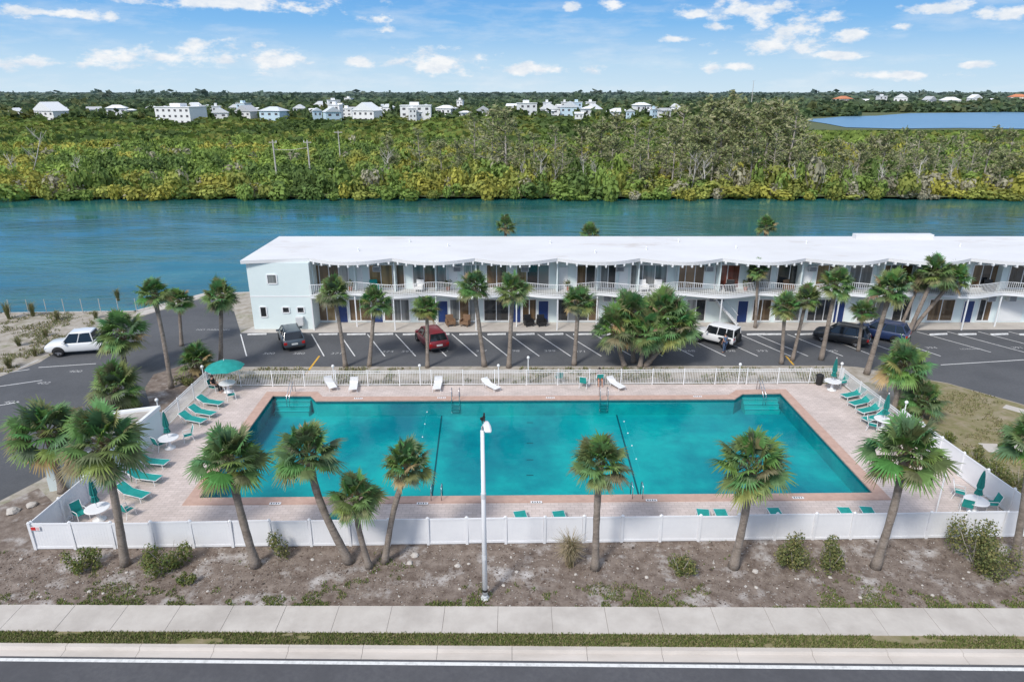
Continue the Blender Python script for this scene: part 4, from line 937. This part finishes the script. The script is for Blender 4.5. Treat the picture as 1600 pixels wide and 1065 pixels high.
# ground cover stuff
def blades(name, pts, hmin, hmax, cols, wd=.012, seed=1):
    g = np.random.default_rng(seed); n = len(pts); pts = np.asarray(pts)
    az = g.uniform(0, 2*PI, n); d = np.stack([np.cos(az), np.sin(az), np.zeros(n)], 1); s = np.stack([-np.sin(az), np.cos(az), np.zeros(n)], 1)*wd
    h = g.uniform(hmin, hmax, n)[:, None]; tip = pts+d*h*.6+np.array([0, 0, 1])*h
    q = np.stack([pts-s, pts+s, tip+s*.3, tip-s*.3], 1); c = np.array(cols)[g.integers(0, len(cols), n)]*g.uniform(.7, 1.3, n)[:, None]
    o = quadmesh(name, q, c, M['grass']); o['kind'] = 'stuff'; return o
pts = []
for i in range(52000):
    x = random.uniform(-34, 38); u = random.random(); a = ext(S2, S3, x); b_ = ext(C0, C1, x); p = a.lerp(b_, u)
    if mnoise.noise((x*.35, u*1.2, 4))+.45*mnoise.noise((x*1.7, u*2, 8)) > -.38: pts.append((p.x, p.y, .006))
t = blades('verge_grass', pts, .03, .10, [(.15, .19, .05), (.22, .23, .08), (.27, .24, .12), (.10, .14, .035)], .022, 2); tag(t, 'patchy short grass on strip between pavement and kerb', 'grass')
pts = []
for i in range(130000):
    x = random.uniform(-36, 40); u = random.random()**1.8; a = ext(S0, S1, x); p = a+Vector((0, u*5.2, 0))
    dns = .75*mnoise.noise((p.x*.25, p.y*.3, 14))+.55*mnoise.noise((p.x*.9, p.y*1.1, 3))+.45*mnoise.noise((p.x*2.6, p.y*2.8, 23))
    if dns > -.02+u*.95: pts.append((p.x, p.y, .005))
t = blades('weed_cover', pts, .02, .10, [(.12, .18, .04), (.18, .22, .06), (.10, .14, .035), (.26, .23, .11)], .024, 3); tag(t, 'green weeds creeping along the pavement edge of mulch bed', 'weeds')
pts = []
for i in range(30000):
    p = at(random.uniform(1400, 1700), random.uniform(592, 800))
    fx = F2.x+(RS.x-F2.x)*(p.y-F2.y)/(RS.y-F2.y)
    if p.x < fx+.3: continue
    sx, sy = proj(p.x, p.y, 0)
    if sy < 597+max(0, (sx-1480))*.31 : continue
    if 690 < sy < 710 and sx > 1525: continue
    if mnoise.noise((p.x*.3, p.y*.3, 6))+.6*mnoise.noise((p.x*1.2, p.y*1.2, 2)) > .1: pts.append((p.x, p.y, .01))
t = blades('lawn_grass', pts, .03, .11, [(.16, .18, .06), (.24, .22, .10), (.30, .25, .15)], .03, 4); tag(t, 'thin dry lawn right of the pool fence', 'grass')
pts = []
for i in range(30000):
    if i % 2: p = at(random.uniform(-60, 150), random.uniform(488, 585))
    else: p = at(random.uniform(335, 1310), random.uniform(575, 600))
    sx, sy = proj(p.x, p.y, 0)
    if i % 2 and sy > 588-max(0, sx)*.42: continue
    if mnoise.noise((p.x*.35, p.y*.35, 26))+.6*mnoise.noise((p.x*1.3, p.y*1.3, 12)) > (.05 if i % 2 else .12): pts.append((p.x, p.y, .012))
t = blades('scrub_grass', pts, .05, .22, [(.20, .20, .08), (.30, .26, .15), (.14, .17, .06)], .04, 8); tag(t, 'sparse scrubby grass on sandy ground beside the parking lot', 'grass')
# litter and pebbles
g = np.random.default_rng(5); n = 18000
xx = g.uniform(-34, 38, n); yb = np.array([ext(S0, S1, float(x)).y for x in xx]); yf = np.array([ext(F1, F2, float(x)).y for x in xx]); yy = yb+(yf-yb-.1)*g.random(n)
p = np.stack([xx, yy, np.full(n, .012)+g.random(n)*.02], 1); sz = g.uniform(.015, .05, n)[:, None]*np.where(g.random(n) < .03, 2.2, 1)[:, None]
az = g.uniform(0, 6.28, n); a = np.stack([np.cos(az), np.sin(az), g.uniform(-.3, .3, n)], 1)*sz; b_ = np.stack([-np.sin(az), np.cos(az), g.uniform(-.3, .3, n)], 1)*sz*g.uniform(.2, 1, n)[:, None]
pal = np.array([(.16, .115, .09), (.28, .22, .175), (.60, .57, .53), (.09, .07, .058), (.36, .30, .24), (.20, .14, .105)])
t = quadmesh('leaf_litter', np.stack([p-a, p-b_, p+a, p+b_], 1), pal[g.integers(0, 6, n)], M['grass']); tag(t, 'dry leaf litter and shell bits scattered over mulch bed', 'leaf litter', None, 'stuff')
def rock(c, s_, l, group, seed):
    r_ = random.Random(seed); mb = MB(); rings = []
    for (rr, z) in [(.8, 0), (1, .25), (.75, .6), (.25, .78)]: rings.append([(s_*rr*(1+r_.uniform(-.25, .25))*math.cos(k*PI/4), s_*rr*(1+r_.uniform(-.25, .25))*math.sin(k*PI/4), s_*z) for k in range(8)])
    o = mb.loft(rings).build('rock', M['concrete']); o.location = c; tag(o, l, 'rock', group)
for px, py, s_, l in [(648, 868, .2, 'pale rock at foot of the fence left of street lamp'), (715, 884, .14, 'small pale rock left of street lamp'), (20, 800, .35, 'broken concrete lump at left edge of mulch bed'), (50, 790, .28, 'grey rock lump near left fence corner'), (640, 880, .16, 'small rock right of leaning front palm'), (1180, 893, .15, 'pale small rock right of broad palm')]:
    rock(at(px, py), s_, l, 'rocks in the mulch bed', px)
rk = random.Random(77)
for i in range(44): rock(at(rk.uniform(20, 1590), rk.uniform(868, 935)), rk.uniform(.05, .10), 'small pale stone lying loose in the mulch bed', 'small stones in the mulch bed', i)

# wire fence by the water at left
A, B = at(-40, 491), at(214, 488); d = B-A; t = empty('chain_fence', A, math.atan2(d.y, d.x), 'thin wire fence along the water at left', 'fence')
n = 9
for k in range(n+1): MB().tube([(d.length*k/n, 0, 0), (d.length*k/n, 0, 1.5)], .03, 6).build('post', M['wood'], t)
mb = MB()
for z in (.1, .55, 1.0, 1.45): mb.tube([(0, 0, z), (d.length, 0, z)], .008, 4)
mb.build('wire', M['grille'], t)

# ------------------------------------------------------------------ far houses
houses = [(83, 192, 48, 'gable', 'white', 'white gabled house farthest left on the far shore'), (186, 189, 32, 'hip', 'white', 'small white hipped house second from left'), (286, 196, 70, 'flat', 'white', 'large white three storey house with colonnade'), (345, 191, 28, 'gable', 'white', 'narrow white house right of the colonnade house'), (388, 191, 34, 'gable', 'grey', 'grey roofed house left of blue house'), (430, 194, 42, 'hip', 'blue', 'pale blue house with hip roof'), (470, 190, 22, 'gable', 'white', 'small white house right of pale blue house'), (520, 191, 28, 'gable', 'blue', 'pale blue gabled house left of centre'), (575, 189, 44, 'gable', 'white', 'white gabled house left of long white block'), (608, 186, 18, 'gable', 'white', 'tiny white gabled house above long block'), (651, 191, 54, 'flat', 'white', 'long white flat roofed block near centre'), (698, 187, 32, 'hip', 'white', 'white hipped house right of long block'), (546, 166, 14, 'flat', 'white', 'distant white tower house above the trees'), (755, 187, 26, 'gable', 'grey', 'grey house behind pines near centre'), (823, 186, 32, 'flat', 'white', 'white house first right of centre pines'), (858, 186, 34, 'gable', 'white', 'white gabled house second right of centre'), (890, 186, 32, 'gable', 'blue', 'bluish gabled house right of centre'), (926, 186, 28, 'gable', 'white', 'white gabled house behind tall pines'), (965, 187, 36, 'hip', 'white', 'white hipped house behind tall pines'), (1001, 182, 28, 'hip', 'white', 'white hipped house right among the pines'), (1054, 178, 18, 'gable', 'white', 'small white house at right behind pines'),
          (1315, 168, 28, 'hip', 'orange', 'orange roofed house on far inlet shore, left'), (1405, 168, 22, 'gable', 'white', 'white house on far inlet shore'), (1450, 167, 20, 'gable', 'grey', 'grey roofed house on far inlet shore'), (1482, 168, 32, 'hip', 'white', 'white hipped house on far inlet shore'), (1588, 164, 28, 'hip', 'orange', 'orange roofed house at right photo edge')]
rh_ = random.Random(11)
small = [rh_.uniform(300, 735) for _ in range(34)]+[rh_.uniform(800, 1060) for _ in range(20)]+[208, 105, 262, 150, 30, 240, 1545, 1375, 1350, 1520]
for px in small:
    houses.append((px, rh_.uniform(176, 192) if px < 1100 else 167, rh_.uniform(10, 22), rh_.choice(['gable', 'gable', 'flat', 'hip']), rh_.choice(['white', 'white', 'white', 'grey', 'blue']), None))
HW = {'white': mat('white_siding', (.80, .80, .79), .7), 'grey': mat('grey_siding', (.70, .70, .69), .7), 'blue': mat('blue_siding', (.52, .66, .74), .7), 'orange': mat('cream_wall', (.76, .66, .56), .7)}
HR = {'white': mat('pale_roof', (.76, .77, .77), .7), 'grey': mat('grey_roof', (.45, .46, .47), .8), 'blue': mat('slate_roof', (.58, .62, .65), .7), 'orange': mat('clay_tile_roof', (.55, .21, .10), .8)}
hspots = []
for px, py, w, kind, colr, l in houses:
    if l and py > 180: py += rh_.uniform(-4, 1.5)
    p = at(px, py, 0); s = zc_of(p)/F; W = w*s*(.86 if l else .9); D_ = W*.7
    hh = {'flat': 10, 'gable': 7.6, 'hip': 6.8}[kind]*(1.0 if w > 20 else .9)*(1+max(0, (p.y-500)/1200))*rh_.uniform(.8, 1.25)
    hspots.append((px, w*.85, p.y, rh_.uniform(2.0, 3.2) if l else rh_.uniform(2.4, 4.0)))
    t = empty('house', (p.x, p.y, -.2), R(random.uniform(-30, 30)), l or 'small pale house half hidden by trees on the far shore', 'house', 'houses across the water' if l else 'half hidden houses across the water')
    MB().bb(-W/2, W/2, -D_/2, D_/2, 0, hh).build('wall', HW[colr], t)
    if kind == 'flat':
        r_ = MB(); r_.bb(-W/2-.4, W/2+.4, -D_/2-.4, D_/2+.4, hh, hh+.5).build('roof', HR['white'], t); MB().bb(-W*.2, W*.1, -D_*.2, D_*.2, hh+.5, hh+2.6).build('roof_room', HW[colr], t)
    elif kind == 'gable':
        e = .6; rh = W*.32
        if int(w) % 2 == 0: r_ = MB().add([(-W/2-e, -D_/2-e, hh), (0, -D_/2-e, hh+rh), (W/2+e, -D_/2-e, hh), (-W/2-e, D_/2+e, hh), (0, D_/2+e, hh+rh), (W/2+e, D_/2+e, hh)], [(0, 1, 4, 3), (1, 2, 5, 4), (0, 3, 5, 2), (0, 2, 1), (3, 4, 5)])
        else: r_ = MB().add([(-W/2-e, -D_/2-e, hh), (-W/2-e, 0, hh+rh*.7), (-W/2-e, D_/2+e, hh), (W/2+e, -D_/2-e, hh), (W/2+e, 0, hh+rh*.7), (W/2+e, D_/2+e, hh)], [(0, 1, 4, 3), (1, 2, 5, 4), (0, 3, 5, 2), (0, 2, 1), (3, 4, 5)])
        r_.build('roof', HR[colr], t)
    else:
        e = .8; rh = W*.17
        MB().add([(-W/2-e, -D_/2-e, hh), (W/2+e, -D_/2-e, hh), (W/2+e, D_/2+e, hh), (-W/2-e, D_/2+e, hh), (-W*.2, 0, hh+rh), (W*.2, 0, hh+rh)], [(0, 1, 5, 4), (1, 2, 5), (2, 3, 4, 5), (3, 0, 4), (0, 1, 2, 3)]).build('roof', HR[colr], t)
    fl_n = 3 if kind == 'flat' else 2; nw = max(2, int(W/4.5))
    for f_ in range(fl_n):
        for k in range(nw):
            x = -W/2+W*(k+.5)/nw; z = hh*(f_+.28)/fl_n
            MB().bb(x-W/nw*.2, x+W/nw*.2, -D_/2-.05, -D_/2-.005, z, z+hh/fl_n*.4).build('window', M['grille'], t)

# ------------------------------------------------------------------ mangrove and far forest
protoN = [leafcloud(170, 1, 1, 1, .135, [(1, 1, 1)], 300+i, 4, .8, .30, 1.5, .38, .55) for i in range(6)]
protoF = [leafcloud(26, 1, 1, 1, .34, [(1, 1, 1)], 400+i, 5, .8) for i in range(6)]
Pal = np.array([(.38, .37, .075), (.31, .34, .08), (.21, .30, .07), (.13, .20, .055), (.36, .34, .24), (.27, .37, .08)])
def inlet(px, py): return px > 1248 and 175.5 < py < 202 and (px > 1330 or py > 182)
def blocked(px, y):
    r_ = 99
    for hx, hw_, hy, hc in hspots:
        if (y < hy+4 and y > hy-130 and abs(px-hx) < hw_*.5) or (abs(y-hy) < 12 and abs(px-hx) < hw_*.65): r_ = min(r_, hc)
    return r_
def forest(d0, d1, spf, prot, hfun, name, label, seed, colf, rfun):
    r_ = random.Random(seed); QQ = []; CC = []; d = d0
    while d < d1:
        s = spf(d); x = -.86*d-15
        while x < .86*d+15:
            px_, py_ = x+r_.uniform(-.5, .5)*s, d+r_.uniform(-.5, .5)*s; x += s
            sx, sy = proj(px_, py_, 0)
            if inlet(sx, sy): continue
            h = hfun(px_, py_, sx, r_)
            if h <= .3: continue
            ra = rfun(d)*r_.uniform(.65, 1.5)
            q, c = prot[r_.randrange(6)]; a = r_.uniform(0, 6.28); ca, sa = math.cos(a), math.sin(a)
            m_ = np.array([[ca*ra, -sa*ra, 0], [sa*ra, ca*ra, 0], [0, 0, h/1.25]])
            QQ.append(q @ m_.T+np.array([px_, py_, -.5])); CC.append(c*colf(px_, py_, r_))
        d += s*.8
    o = quadmesh(name, np.concatenate(QQ), np.concatenate(CC), M['forest']); tag(o, label, 'trees', None, 'stuff'); return o
def nz(x, y, s, k): return mnoise.noise((x*s, y*s, k))
def colN(x, y, r_):
    v = .9*nz(x, y, .03, 1)+.8*nz(x, y, .10, 5)+r_.uniform(-.28, .28)
    edge = y < 160
    rt = min(1, max(0, (x-10)/60))
    if r_.random() < .05+.16*rt: c = Pal[4]
    elif v > .34: c = Pal[0]
    elif v > .0: c = Pal[5] if nz(x, y, .015, 9) > -.1 and not edge else Pal[1]
    elif v > -.34: c = Pal[2]
    else: c = Pal[3]
    return c*r_.uniform(.78, 1.2)
def hN(x, y, sx, r_):
    h = 4.2+2.2*nz(x, y, .04, 2)+r_.uniform(-1.6, 2.0)
    if y < 152: h = r_.uniform(1.6, 4.2)+1.4*nz(x, y, .08, 7)
    if x > -10 and r_.random() < .12: h += r_.uniform(1, 3.4)
    lim = 21-y*math.tan(PITCH-math.atan((532.5-202)/F))
    h = min(h, max(1.5, lim+.3)) if y > 200 else h
    return max(1.1, h)
forest(148.6, 262, lambda d: 3.5, protoN, hN, 'mangrove_forest', 'dense yellow green mangrove wood along the far bank', 21, colN, lambda d: 2.7)
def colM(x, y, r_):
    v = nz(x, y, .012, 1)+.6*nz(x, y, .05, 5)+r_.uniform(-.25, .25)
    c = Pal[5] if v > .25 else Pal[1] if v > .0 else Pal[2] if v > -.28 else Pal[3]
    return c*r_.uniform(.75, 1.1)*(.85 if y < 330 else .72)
def hM(x, y, sx, r_):
    lim = 21-y*math.tan(PITCH-math.atan((532.5-(200 if sx < 1240 else 203))/F)) if (y < 360 or sx > 1240) else 6.5
    h = min(4.6+1.2*nz(x, y, .02, 3)+r_.uniform(-1, 1.5), lim+.4)
    return min(h, blocked(sx, y))
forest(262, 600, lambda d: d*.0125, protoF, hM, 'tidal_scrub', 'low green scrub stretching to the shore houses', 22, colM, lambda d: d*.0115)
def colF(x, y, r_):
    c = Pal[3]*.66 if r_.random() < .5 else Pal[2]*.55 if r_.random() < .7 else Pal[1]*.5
    k = min(1, max(0, y-430)/1600)**.8; return (c*r_.uniform(.7, 1.2))*(1-.6*k)+np.array([.10, .135, .145])*k  # aerial haze painted into the leaf colour, stronger with distance
def hF(x, y, sx, r_):
    bl = blocked(sx, y)
    if bl < 50: return bl
    h = 7.5+3*nz(x, y, .008, 3)+r_.uniform(-2, 4)+max(0, min(11, (y-700)/1600*11))
    return h*(1.5 if r_.random() < .015 else 1)
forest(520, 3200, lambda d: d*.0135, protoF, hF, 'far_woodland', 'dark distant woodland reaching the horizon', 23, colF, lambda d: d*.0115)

# tall wispy pines on the far bank
def pine_proto(seed, n=1000):
    g = np.random.default_rng(seed); nb = 30
    baz = g.uniform(0, 6.28, nb); bz = np.sort(g.uniform(.15, .97, nb)); k = g.integers(0, nb, n)
    u = g.random(n)**.7; rad = (.05+.16*np.sin(np.clip((1-bz[k])*1.25, 0, 1)*PI*.6))*u
    p = np.stack([np.cos(baz[k])*rad, np.sin(baz[k])*rad, bz[k]+.09*u], 1)+g.normal(size=(n, 3))*np.array([.018, .018, .02])
    d = g.normal(size=(n, 3))*np.array([.6, .6, .5])+np.array([0, 0, .2]); d /= np.linalg.norm(d, axis=1)[:, None]
    s = np.cross(d, g.normal(size=(n, 3))); s /= np.linalg.norm(s, axis=1)[:, None]
    L = g.uniform(.018, .036, n)[:, None]; q = np.stack([p-d*L, p+s*L*.4, p+d*L, p-s*L*.4], 1)
    c = np.array([(.29, .315, .14), (.35, .34, .19), (.24, .28, .12)])[g.integers(0, 3, n)]*g.uniform(.75, 1.3, n)[:, None]
    tb = MB(); tb.tube([(0, 0, 0), (.008, 0, .4), (-.006, .004, .75), (0, 0, .97)], [.013, .010, .006, .002], 6)
    for i in range(nb):
        rr = .05+.16*math.sin(min(1, max(0, (1-bz[i])*1.25))*PI*.6); tb.tube([(0, 0, bz[i]), (math.cos(baz[i])*rr, math.sin(baz[i])*rr, bz[i]+.09)], [.004, .0012], 4)
    co = quadmesh('crown', q, c, M['forest']); to = tb.build('trunk', M['bark'])
    r_ = (co.data, to.data); bpy.data.objects.remove(co); bpy.data.objects.remove(to); return r_
pines = [pine_proto(i, 900 if i < 4 else 420) for i in range(6)]
rp = random.Random(3)
def pine(px, D, topy, wide=1.0):
    B = aty(px, 300, D); z = aty(px, topy, D).z; t = empty('pine_tree', (B.x, D, -.2), rp.uniform(0, 6.28), 'tall wispy grey green pine in the stand on the far bank', 'tree', 'tall pines on the far bank')
    cd, td = rp.choice(pines); Hh = z+.2
    for nme, dat in (('crown', cd), ('trunk', td)):
        o = bpy.data.objects.new(nme, dat); COL.objects.link(o); o.parent = t; o.scale = (Hh*wide, Hh*wide, Hh)
for px, D, ty in [(745, 190, 178), (770, 175, 172), (792, 168, 160), (812, 180, 200), (835, 172, 214), (870, 170, 196), (905, 185, 192), (935, 178, 188), (962, 190, 178), (985, 175, 186), (1010, 170, 190), (1035, 180, 182), (1062, 172, 165), (1085, 166, 176), (1102, 182, 158), (1120, 170, 166), (1138, 178, 156), (1155, 168, 172), (1172, 185, 160), (1190, 172, 158), (1208, 178, 156), (1225, 168, 168), (1240, 175, 186), (1262, 172, 206), (1290, 168, 214), (1330, 166, 222), (1375, 172, 206), (1400, 168, 204), (1425, 172, 208), (1455, 166, 216), (1490, 172, 206), (1530, 168, 204), (1565, 175, 206), (690, 172, 212), (720, 168, 218), (660, 178, 206), (880, 162, 226), (1050, 163, 205), (1110, 160, 200), (1200, 161, 205), (1165, 158, 215), (850, 160, 240), (1310, 160, 232), (1400, 159, 236), (1590, 170, 206), (610, 180, 212), (1130, 190, 150), (1222, 190, 162), (955, 165, 214), (1000, 160, 226), (1075, 158, 222), (1140, 157, 226), (1240, 160, 220), (1345, 175, 208), (1440, 162, 228), (1510, 162, 226), (1560, 160, 232), (820, 165, 222)]:
    pine(px+rp.uniform(-4, 4), D, ty+rp.uniform(-4, 6), rp.uniform(1.0, 1.6))
# bleached bare trees
def dead_tree(px, D, topy, label, seed, lean=0, group='bleached bare trees on the far bank', k_=1.):
    B = aty(px, 300, D); Hh = aty(px, topy, D).z+.2; r_ = random.Random(seed)
    t = empty('dead_tree', (B.x, D, -.2), 0, label, 'tree', group)
    top = Vector((lean*Hh, 0, Hh)); MB().tube([(0, 0, 0), tuple(top*.5+Vector((.2, 0, 0))), tuple(top)], [.22*k_, .15*k_, .05*k_], 6).build('trunk', M['deadwood'], t, True)
    for k in range(9):
        u = r_.uniform(.35, .95); a = r_.uniform(0, 6.28); p = top*u; e = p+Vector((math.cos(a)*Hh*.2, math.sin(a)*Hh*.2, Hh*r_.uniform(.12, .36))); md = p.lerp(e, .5)+Vector((0, 0, -.15))
        mb = MB(); mb.tube([p, md, e], [.07*k_, .05*k_, .02], 5)
        for j in range(3): mb.tube([md, md+Vector((r_.uniform(-1, 1), r_.uniform(-1, 1), r_.uniform(.4, 1.5)))], [.035*k_, .01], 4)
        mb.build('branch', M['deadwood'], t)
for a in [(52, 175, 206, 'bleached leaning bare tree at far left of the wood', 1, .45), (125, 158, 252, 'low bleached bare tree spreading among mangroves at left', 2, .1), (30, 170, 246, 'thin bleached snag near left photo edge', 3, -.1), (840, 156, 248, 'pale bare tree near the bank at centre', 4, .1), (1100, 155, 250, 'pale bare tree under the tall pines', 5, -.1), (1080, 157, 240, 'slim bare tree left under the tall pines', 6, .05), (1370, 155, 262, 'bare grey tree near bank at right', 7, .1), (1240, 155, 258, 'bare grey tree right of the tall pines', 8, -.1), (600, 165, 236, 'bare grey tree left of centre wood', 9, .2), (1430, 156, 255, 'bare grey tree second from right', 10, 0)]: dead_tree(*a, k_=.8)
for i in range(16):
    dead_tree(rp.uniform(1040, 1560) if i > 4 else rp.uniform(760, 1000), rp.uniform(153, 166), rp.uniform(236, 268), 'small pale bare tree among mangroves on the right bank', 50+i, rp.uniform(-.2, .2), 'small bare trees on the right bank', .5)
# H-frame utility poles
D = 165; pl_, pr_ = aty(426, 221, D), aty(480, 221, D)
t = empty('electric_pylon', ((pl_.x+pr_.x)/2, D, -.2), 0, 'pale H frame of two slim power poles above mangroves', 'power pole')
hw_ = (pr_.x-pl_.x)/2
for s_ in (-1, 1): MB().tube([(s_*hw_, 0, 0), (s_*hw_, 0, pl_.z+.5)], [.22, .15], 8).build('pole', M['deadwood'], t)
MB().bb(-hw_-.9, -hw_+.9, -.1, .1, pl_.z-.1, pl_.z+.06).build('crossarm', M['deadwood'], t); MB().bb(hw_-.9, hw_+.9, -.1, .1, pl_.z-.1, pl_.z+.06).build('crossarm', M['deadwood'], t)
MB().tube([(-hw_, 0, pl_.z-1.6), (0, 0, pl_.z-1.75), (hw_, 0, pl_.z-1.2)], .06, 6).build('tie_beam', M['deadwood'], t)
for k in (-1, -.8, .8, 1): MB().lathe([(.08, 0), (.1, .1), (.06, .4)], 8, (k*hw_, 0, pl_.z)).build('insulator', M['white_paint'], t)
for px, D, ty, l in [(528, 210, 203, 'single power pole right of the H frame'), (1178, 900, 126, 'thin radio mast on the horizon')]:
    p = aty(px, ty, D); t = empty('utility_pole' if D < 500 else 'radio_mast', (p.x, D, -.2), 0, l, 'power pole' if D < 500 else 'mast')
    MB().tube([(0, 0, 0), (0, 0, p.z)], [.18, .12] if D < 500 else [.5, .25], 6).build('pole', M['wood'], t)
    w_ = 1.2 if D < 500 else 2.5; MB().bb(-w_, w_, -.1, .1, p.z-.6, p.z-.4).build('crossarm', M['wood'], t)

# ------------------------------------------------------------------ sky, sun, camera
W = bpy.data.worlds.new('World'); scene.world = W; W.use_nodes = True; nt = W.node_tree; N = nt.nodes; bg = N['Background']
sun_dir = Vector((-.44, -.66, .80)).normalized(); elev = math.asin(sun_dir.z); az = math.atan2(sun_dir.x, sun_dir.y)
sk = N.new('ShaderNodeTexSky'); sk.sky_type = 'NISHITA'; sk.sun_disc = False; sk.sun_elevation = elev; sk.sun_rotation = az
bg.inputs['Strength'].default_value = .15; nt.links.new(sk.outputs['Color'], bg.inputs['Color'])
bgh = N.new('ShaderNodeBackground'); bgh.inputs['Color'].default_value = (1, .985, .955, 1); bgh.inputs['Strength'].default_value = .34  # even whitish fill added to the unseen upper sky to open the shadows
addh = N.new('ShaderNodeAddShader'); nt.links.new(bg.outputs[0], addh.inputs[0]); nt.links.new(bgh.outputs[0], addh.inputs[1])
tc = N.new('ShaderNodeTexCoord'); sep = N.new('ShaderNodeSeparateXYZ'); nt.links.new(tc.outputs['Generated'], sep.inputs[0])
gr = N.new('ShaderNodeValToRGB'); e = gr.color_ramp.elements
mrz = N.new('ShaderNodeMapRange'); mrz.inputs['From Min'].default_value = 0; mrz.inputs['From Max'].default_value = .30; nt.links.new(sep.outputs['Z'], mrz.inputs['Value']); nt.links.new(mrz.outputs['Result'], gr.inputs['Fac'])
e[0].position = 0; e[0].color = (.62, .78, .90, 1); e[1].position = 1; e[1].color = (.10, .30, .70, 1)
for pos, c in [(.12, (.50, .71, .90)), (.28, (.23, .51, .87)), (.46, (.12, .38, .81))]: x = e.new(pos); x.color = (*c, 1)
def math_(op, a, b=None, c=None):
    n = N.new('ShaderNodeMath'); n.operation = op
    for i, v in enumerate((a, b, c)):
        if v is None: continue
        if isinstance(v, (int, float)): n.inputs[i].default_value = v
        else: nt.links.new(v, n.inputs[i])
    return n.outputs[0]
acc = None
for px, py, w, h in [(687, 97, 90, 20), (597, 33, 32, 14), (1215, 72, 85, 17), (1255, 36, 58, 21), (1185, 16, 100, 17), (1480, 13, 60, 9), (1580, 18, 60, 16), (340, 82, 70, 20), (440, 96, 58, 17), (200, 90, 90, 14), (890, 10, 18, 8), (960, 9, 22, 9), (1125, 42, 30, 8), (1410, 40, 30, 8), (1330, 55, 34, 12), (830, 108, 70, 11), (1150, 104, 46, 9), (1310, 86, 46, 8), (1530, 101, 26, 6), (90, 22, 120, 10), (570, 99, 36, 10), (925, 110, 36, 8), (350, 6, 200, 14), (60, 98, 60, 10), (1400, 118, 80, 8), (1085, 22, 30, 8), (1060, 60, 26, 6)]:
    dv = ray(px, py).normalized()
    s = N.new('ShaderNodeVectorMath'); s.operation = 'SUBTRACT'; nt.links.new(tc.outputs['Generated'], s.inputs[0]); s.inputs[1].default_value = dv
    mv = N.new('ShaderNodeVectorMath'); mv.operation = 'MULTIPLY'; nt.links.new(s.outputs[0], mv.inputs[0]); mv.inputs[1].default_value = (F/w*1.0, F/w*.6, F/h)
    ln = N.new('ShaderNodeVectorMath'); ln.operation = 'LENGTH'; nt.links.new(mv.outputs[0], ln.inputs[0])
    v = math_('SUBTRACT', 1, ln.outputs['Value']); acc = v if acc is None else math_('MAXIMUM', acc, v)
def wnoise(sc, stretch, det=7):
    mp = N.new('ShaderNodeMapping'); mp.inputs['Scale'].default_value = stretch; nt.links.new(tc.outputs['Generated'], mp.inputs['Vector'])
    n = N.new('ShaderNodeTexNoise'); n.inputs['Scale'].default_value = sc; n.inputs['Detail'].default_value = det; n.inputs['Roughness'].default_value = .62; nt.links.new(mp.outputs['Vector'], n.inputs['Vector']); return n.outputs['Fac']
n1 = wnoise(26, (1, 1, 2.2)); dens = math_('ADD', math_('MAXIMUM', acc, -.6), math_('MULTIPLY', math_('SUBTRACT', n1, .5), 3.4))
mr = N.new('ShaderNodeMapRange'); mr.interpolation_type = 'SMOOTHSTEP'; mr.inputs['From Min'].default_value = .12; mr.inputs['From Max'].default_value = .85; nt.links.new(dens, mr.inputs['Value'])
n2_ = wnoise(6, (1, 1, 5)); mr2 = N.new('ShaderNodeMapRange'); mr2.inputs['From Min'].default_value = .48; mr2.inputs['From Max'].default_value = .78; mr2.inputs['To Max'].default_value = .55; nt.links.new(n2_, mr2.inputs['Value'])
cf = math_('MAXIMUM', math_('MULTIPLY', mr.outputs['Result'], .95), mr2.outputs['Result'])
mixc = N.new('ShaderNodeMixRGB'); nt.links.new(cf, mixc.inputs['Fac']); nt.links.new(gr.outputs['Color'], mixc.inputs['Color1'])
ccr = N.new('ShaderNodeValToRGB'); ccr.color_ramp.elements[0].position = .35; ccr.color_ramp.elements[0].color = (.72, .79, .88, 1); ccr.color_ramp.elements[1].position = .62; ccr.color_ramp.elements[1].color = (.95, .96, .97, 1)
nt.links.new(wnoise(40, (1, 1, 2)), ccr.inputs['Fac']); nt.links.new(ccr.outputs['Color'], mixc.inputs['Color2'])
bg2 = N.new('ShaderNodeBackground'); bg2.inputs['Strength'].default_value = 1; nt.links.new(mixc.outputs['Color'], bg2.inputs['Color'])
mf = N.new('ShaderNodeMapRange'); mf.inputs['From Min'].default_value = .22; mf.inputs['From Max'].default_value = .42; nt.links.new(sep.outputs['Z'], mf.inputs['Value'])
ms = N.new('ShaderNodeMixShader'); nt.links.new(mf.outputs['Result'], ms.inputs['Fac']); nt.links.new(bg2.outputs[0], ms.inputs[1]); nt.links.new(addh.outputs[0], ms.inputs[2])
nt.links.new(ms.outputs[0], N['World Output'].inputs['Surface'])
sl = bpy.data.lights.new('sun', 'SUN'); sl.energy = 3.0; sl.angle = R(10); sl.color = (1, .96, .90); so = bpy.data.objects.new('sun', sl); COL.objects.link(so)
so.rotation_euler = sun_dir.to_track_quat('Z', 'Y').to_euler(); so.location = (0, 0, 60)
cd = bpy.data.cameras.new('camera'); cd.sensor_width = 36; cd.lens = 24; cd.clip_end = 60000; cd.clip_start = .5
co = bpy.data.objects.new('camera', cd); COL.objects.link(co); co.location = (0, 0, H); co.rotation_euler = (R(90)-PITCH, 0, 0); scene.camera = co
scene.view_settings.view_transform = 'Standard'; scene.view_settings.look = 'None'; scene.view_settings.exposure = 0
